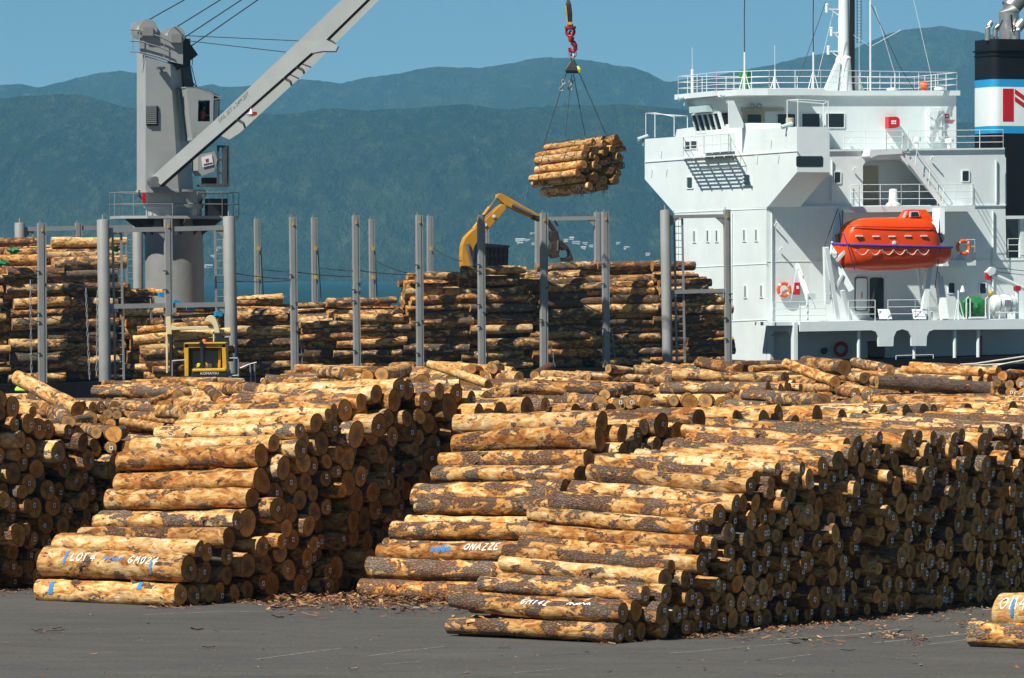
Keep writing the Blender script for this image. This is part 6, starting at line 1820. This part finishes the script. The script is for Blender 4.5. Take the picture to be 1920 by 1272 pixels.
mb = MB(); mb.bar(ep(1012, 408), ep(1030, 417), .3, .22); mb.bar(ep(1026, 414), ep(1040, 434), .24, .2); mb.tube([ep(1040, 414), ep(1046, 424)], .06, 6); mb.build('grapple_link', M['rusty'], ex)
ex_plate([(1034, 434), (1046, 433), (1050, 450), (1048, 458), (1036, 456), (1033, 446)], -.25, .5, 'grapple_head', 'rusty')
ex_plate([(1036, 454), (1048, 454), (1052, 462), (1048, 476), (1050, 482), (1037, 485), (1033, 478), (1032, 468)], -.3, .6, 'grapple_jaw', 'rusty')
ex_plate([(1047, 450), (1054, 451), (1066, 463), (1070, 471), (1075, 484), (1075, 489), (1068, 491), (1058, 491), (1055, 483), (1062, 485), (1069, 481), (1069, 474), (1066, 468), (1058, 470), (1050, 462)], -.3, .6, 'grapple_jaw', 'rusty')
ex_plate([(1045, 451), (1047.5, 451), (1046.5, 471), (1044.5, 471)], -.36, .06, 'grapple_cylinder', 'steel', bev=0)
cab_ = ex_plate([(908, 457), (912, 456.5), (952, 460), (957, 461), (954, 466), (952.5, 507), (908, 507)], -1.2, 2.2, 'cab', 'black')
mb = MB()
for x in (915, 923, 931, 939, 947): mb.bar(ep(x, 462, -1.25), ep(x, 503, -1.25), .07)
for y in (465, 482): mb.bar(ep(910, y, -1.25), ep(952, y, -1.25), .08)
mb.build('cab_guard', M['funnel'], cab_)
ex_plate([(862, 512), (955, 508), (955, 535), (862, 538)], -1.2, 2.4, 'upper_body', 'amber', bev=.08)
for o in (-1.3, .9): ex_plate([(858, 541), (866, 536), (950, 534), (958, 538), (958, 549), (950, 556), (866, 558), (858, 552)], o, .5, 'track', 'rubber', bev=.05)
mb = MB()
for x, y in ((926, 406), (910, 422)): mb.lathe(ep(x, y, -.33), -VX, [(.1, 0), (.1, .05), (0, .06)], 10)
mb.build('work_lamp', M['rail'], bm_)

# ------------------------------------------------------------------ log loader on the wharf
LY = LOADY - 5
lp = lambda x, y, o=0.0: P(x, y, LY + o)
gz = Vec((lp(388, 700).x, LY, 0))
ld = thing('log_loader', gz, 'yellow wheel loader seen from behind, cream log grapple raised over its load', 'loader')
def fpan(pts, o, th, nm, m='yellow', par=None, bev=.02): return MB().prism([lp(x, y, o) for x, y in pts], (0, th, 0)).build(nm, M[m], par or ld, bevel=bev)
lc_ = MB()
for pts in ([(345, 646), (353.5, 645), (353.5, 712), (346.5, 712)], [(416, 645), (423, 645), (425.5, 700), (417.5, 700)], [(345, 644.5), (423, 643.5), (423, 652.5), (345, 653)]): lc_.prism([lp(x, y, 0) for x, y in pts], (0, 1.7, 0))
lc_.prism([lp(345, 643.5, -.1), lp(423, 642.5, -.1), lp(423, 645, -.1), lp(345, 645.5, -.1)], (0, 1.9, 0))
cabL = lc_.build('cab', M['yellow'], ld, bevel=.02)
fpan([(355, 653), (360.5, 653), (360.5, 692), (357, 692)], .35, 1.2, 'cab_pillar', 'rusty', cabL); fpan([(409, 653), (415.5, 653), (413, 690), (409, 690)], .35, 1.2, 'cab_pillar', 'yellow', cabL); fpan([(355, 653), (415, 653), (415, 658.5), (355, 658.5)], .35, 1.2, 'cab_lintel', 'rusty', cabL)
gl = fpan([(361, 658.5), (409, 658.5), (408.5, 690), (361, 690)], .45, .04, 'rear_window', 'cabglass', cabL, 0)
fpan([(366, 684), (372, 681), (376, 682), (374, 688), (368, 690)], .38, .05, 'seat_back', 'lyellow', cabL)
mb = MB(); mb.tube([lp(386, 680, .3), lp(393, 691, .3)], .04, 6); mb.build('wiper', M['yellow'], cabL)
bd = fpan([(360, 692), (423, 690.5), (424.5, 697), (361, 698)], -.3, 2.4, 'engine_hood', 'yellow', None, .05)
gr_ = fpan([(359, 697.8), (425, 696.8), (427, 716), (359, 717)], -.25, 2.2, 'rear_grille', 'black', None, .03)
tx = MB(); flat_text(tx, 'KOMATSU', .15, lp(393, 700.6, -.27), (1.2, 0, .02), (0, 0, 1)); tx.build('lettering', M['paper'], gr_)
tx = MB(); flat_text(tx, 'FORESTRY LTD', .13, lp(384, 648.4, -.03), (1.1, 0, .01), (0, 0, 1)); tx.build('lettering', M['red'], cabL)
mb = MB(); mb.tube([lp(380.5, 700, -.1), lp(379.5, 650, -.1), lp(377.5, 644, -.1), lp(375.5, 642, -.1)], .105, 12); mb.build('exhaust_pipe', M['black'], ld, smooth=True)
mb = MB(); mb.lathe(lp(383, 643, .3), ZX, [(.11, 0), (.11, .08), (.07, .16), (0, .18)], 10); mb.build('beacon', M['ring'], cabL)
fpan([(336, 706), (438, 704), (438, 745), (336, 747)], -.2, 5.2, 'chassis', 'black', None, .1)
for x, o in ((341, .6), (441, .6), (341, 4.2), (441, 4.2)):
    c = lp(x, 700, o); c.z = .85
    mb = MB(); mb.lathe(c - Vec((.32, 0, 0)), (1, 0, 0), [(0, 0), (.4, 0), (.7, .02), (.85, .1), (.85, .54), (.7, .62), (.4, .64), (0, .64)], 26); w_ = mb.build('wheel', M['rubber'], ld, smooth=True)
    mb = MB(); mb.lathe(c - Vec((.36, 0, 0)), (1, 0, 0), [(0, 0), (.38, 0), (.42, .03), (.42, .69), (.38, .72), (0, .72)], 18); mb.build('rim', M['yellow'], w_)
# cream grapple
fpan([(311.5, 594.5), (319.5, 594), (321, 616), (322.5, 627), (311.5, 628)], 4.6, .5, 'grapple_arm', 'cream')
fpan([(321, 617), (321, 609), (330, 613.5), (401, 611), (401, 617.5), (321.5, 619.5)], 4.6, .5, 'grapple_beam', 'cream')
fpan([(383.5, 603), (387, 595), (393, 591.5), (399, 592), (404, 597), (408, 606), (410.5, 616), (412, 624.5), (402, 624.5), (400.5, 613), (397, 606.5), (391.5, 604)], 4.4, .6, 'grapple_arm', 'cream')
fpan([(310.5, 629), (313.5, 627), (315, 636), (315, 700), (311.5, 700)], 4.5, .3, 'lift_frame', 'cream'); fpan([(399, 628), (401.5, 626), (402.5, 633), (402, 642), (399.5, 642)], 4.5, .3, 'lift_frame', 'cream')
fpan([(317, 628), (323, 628), (324, 700), (318, 700)], 4.0, .5, 'lift_arm', 'black'); fpan([(404, 625), (413, 625), (418, 640), (431, 700), (417, 700), (408, 645)], 4.0, .5, 'lift_arm', 'black')
for pts in (((323, 677), (353, 675)), ((424, 672), (446, 672)), ((423, 706), (448, 704))): MB().tube([lp(*pts[0], .2), lp(*pts[1], .2)], .035, 6).build('handrail', M['chain'], ld)
for x, y0, y1 in ((323, 676, 706), (447, 673, 706)): MB().tube([lp(x, y0, .2), lp(x, y1, .2)], .03, 6).build('handrail', M['chain'], ld)
# quay ladder-like rails right of the loader
mb = MB(); mb.tube([P(450, 691, 238), P(468, 683, 238), P(481, 680, 238)], .035, 6)
for x, y in ((469, 683), (477, 681)): mb.tube([P(x, y, 238), Vec((P(x + 4, 720, 238).x, 238, 0))], .035, 6)
tag(mb.build('handrail', M['chain']), 'thin grey handrail on the wharf to the right of the loader', 'handrail')
# lime jacket on the logs at far left
mb = MB(); r = random.Random(8); c = P(45, 733, 168); rings = []
for i in range(9):
    u = i / 8 - .5; w = .22 * (1 - (2 * u) ** 4 * .6)
    rings.append([c + Vec((u * .55, math.cos(k * .785) * .3, w * max(-.2, math.sin(k * .785)) * r.uniform(.8, 1.2) + .02)) for k in range(8)])
mb.loft(rings); mb.tube([c + Vec((.12, 0, .12)), c + Vec((.16, 0, .3)), c + Vec((.22, 0, .34)), c + Vec((.24, 0, .2))], .05, 8)
tag(mb.build('work_jacket', M['lime'], loc=c, smooth=True), 'lime green work jacket lying over the logs at far left', 'jacket')
# scraps of green netting on the cargo
for i, (x, y, w, lab) in enumerate(((4, 494, .5, 'scrap of green netting on the cargo at far left edge'), (24, 470, .42, 'small green netting scrap over log ends near the first post'), (218, 467, .4, 'green netting scrap beside the ladder on the left cargo stack'))):
    c = S(x, y, OFFC - .1); r = random.Random(i + 40); mb = MB(); rings = []
    for a in range(6):
        rings.append([c + AX * ((a / 5 - .5) * w * 1.6) + VX * (math.cos(k * 1.047) * .22) + ZX * ((math.sin(k * 1.047) * .35 * w + r.uniform(-.08, .08)) * (1.2 - abs(a / 5 - .5) * 1.4)) for k in range(6)])
    mb.loft(rings); tag(mb.build('netting_scrap', M['green'], loc=c), lab, 'netting', 'green netting on the deck cargo')
for i, (x, y, lab) in enumerate(((304, 553, 'blue cloth strip on log ends left of the crane pedestal'), (331, 567, 'blue cloth strip at the foot of the crane pedestal'), (357, 578, 'blue cloth strip on logs below the pedestal, right of the square post'), (409, 589, 'blue cloth strip on the logs beside the thick round post'))):
    c = S(x, y, OFFC + .1); mb = MB(); mb.loft([[c + AX * ((a - 1.5) * .13) + VX * (k[0] * .2) + ZX * (k[1] * .12 + .03 * math.sin(a * 2)) for k in ((-1, -1), (1, -1), (1, 1), (-1, 1))] for a in range(4)])
    tag(mb.build('cloth_strip', M['blue'], loc=c), lab, 'cloth strip', 'blue cloth strips on the deck cargo')
build_logs()
# ------------------------------------------------------------------ camera and render settings
cam = bpy.data.cameras.new('camera'); co = bpy.data.objects.new('camera', cam); COL.objects.link(co)
co.location = CAM; co.rotation_euler = (math.pi / 2 - PITCH, 0, 0)
cam.sensor_width = 36; cam.lens = FPX / 1920 * 36; cam.clip_start = 1; cam.clip_end = 40000
SC.camera = co
vs = SC.view_settings
vs.view_transform = 'Standard'; vs.look = 'None'; vs.exposure = EXPO; vs.gamma = 1; vs.use_curve_mapping = False
SC.render.engine = 'CYCLES'
SC.cycles.use_denoising = True
try: SC.cycles.denoiser = 'OPENIMAGEDENOISE'
except Exception: pass
SC.cycles.max_bounces = 6; SC.cycles.diffuse_bounces = 2; SC.cycles.volume_bounces = 0
SC.cycles.use_adaptive_sampling = False
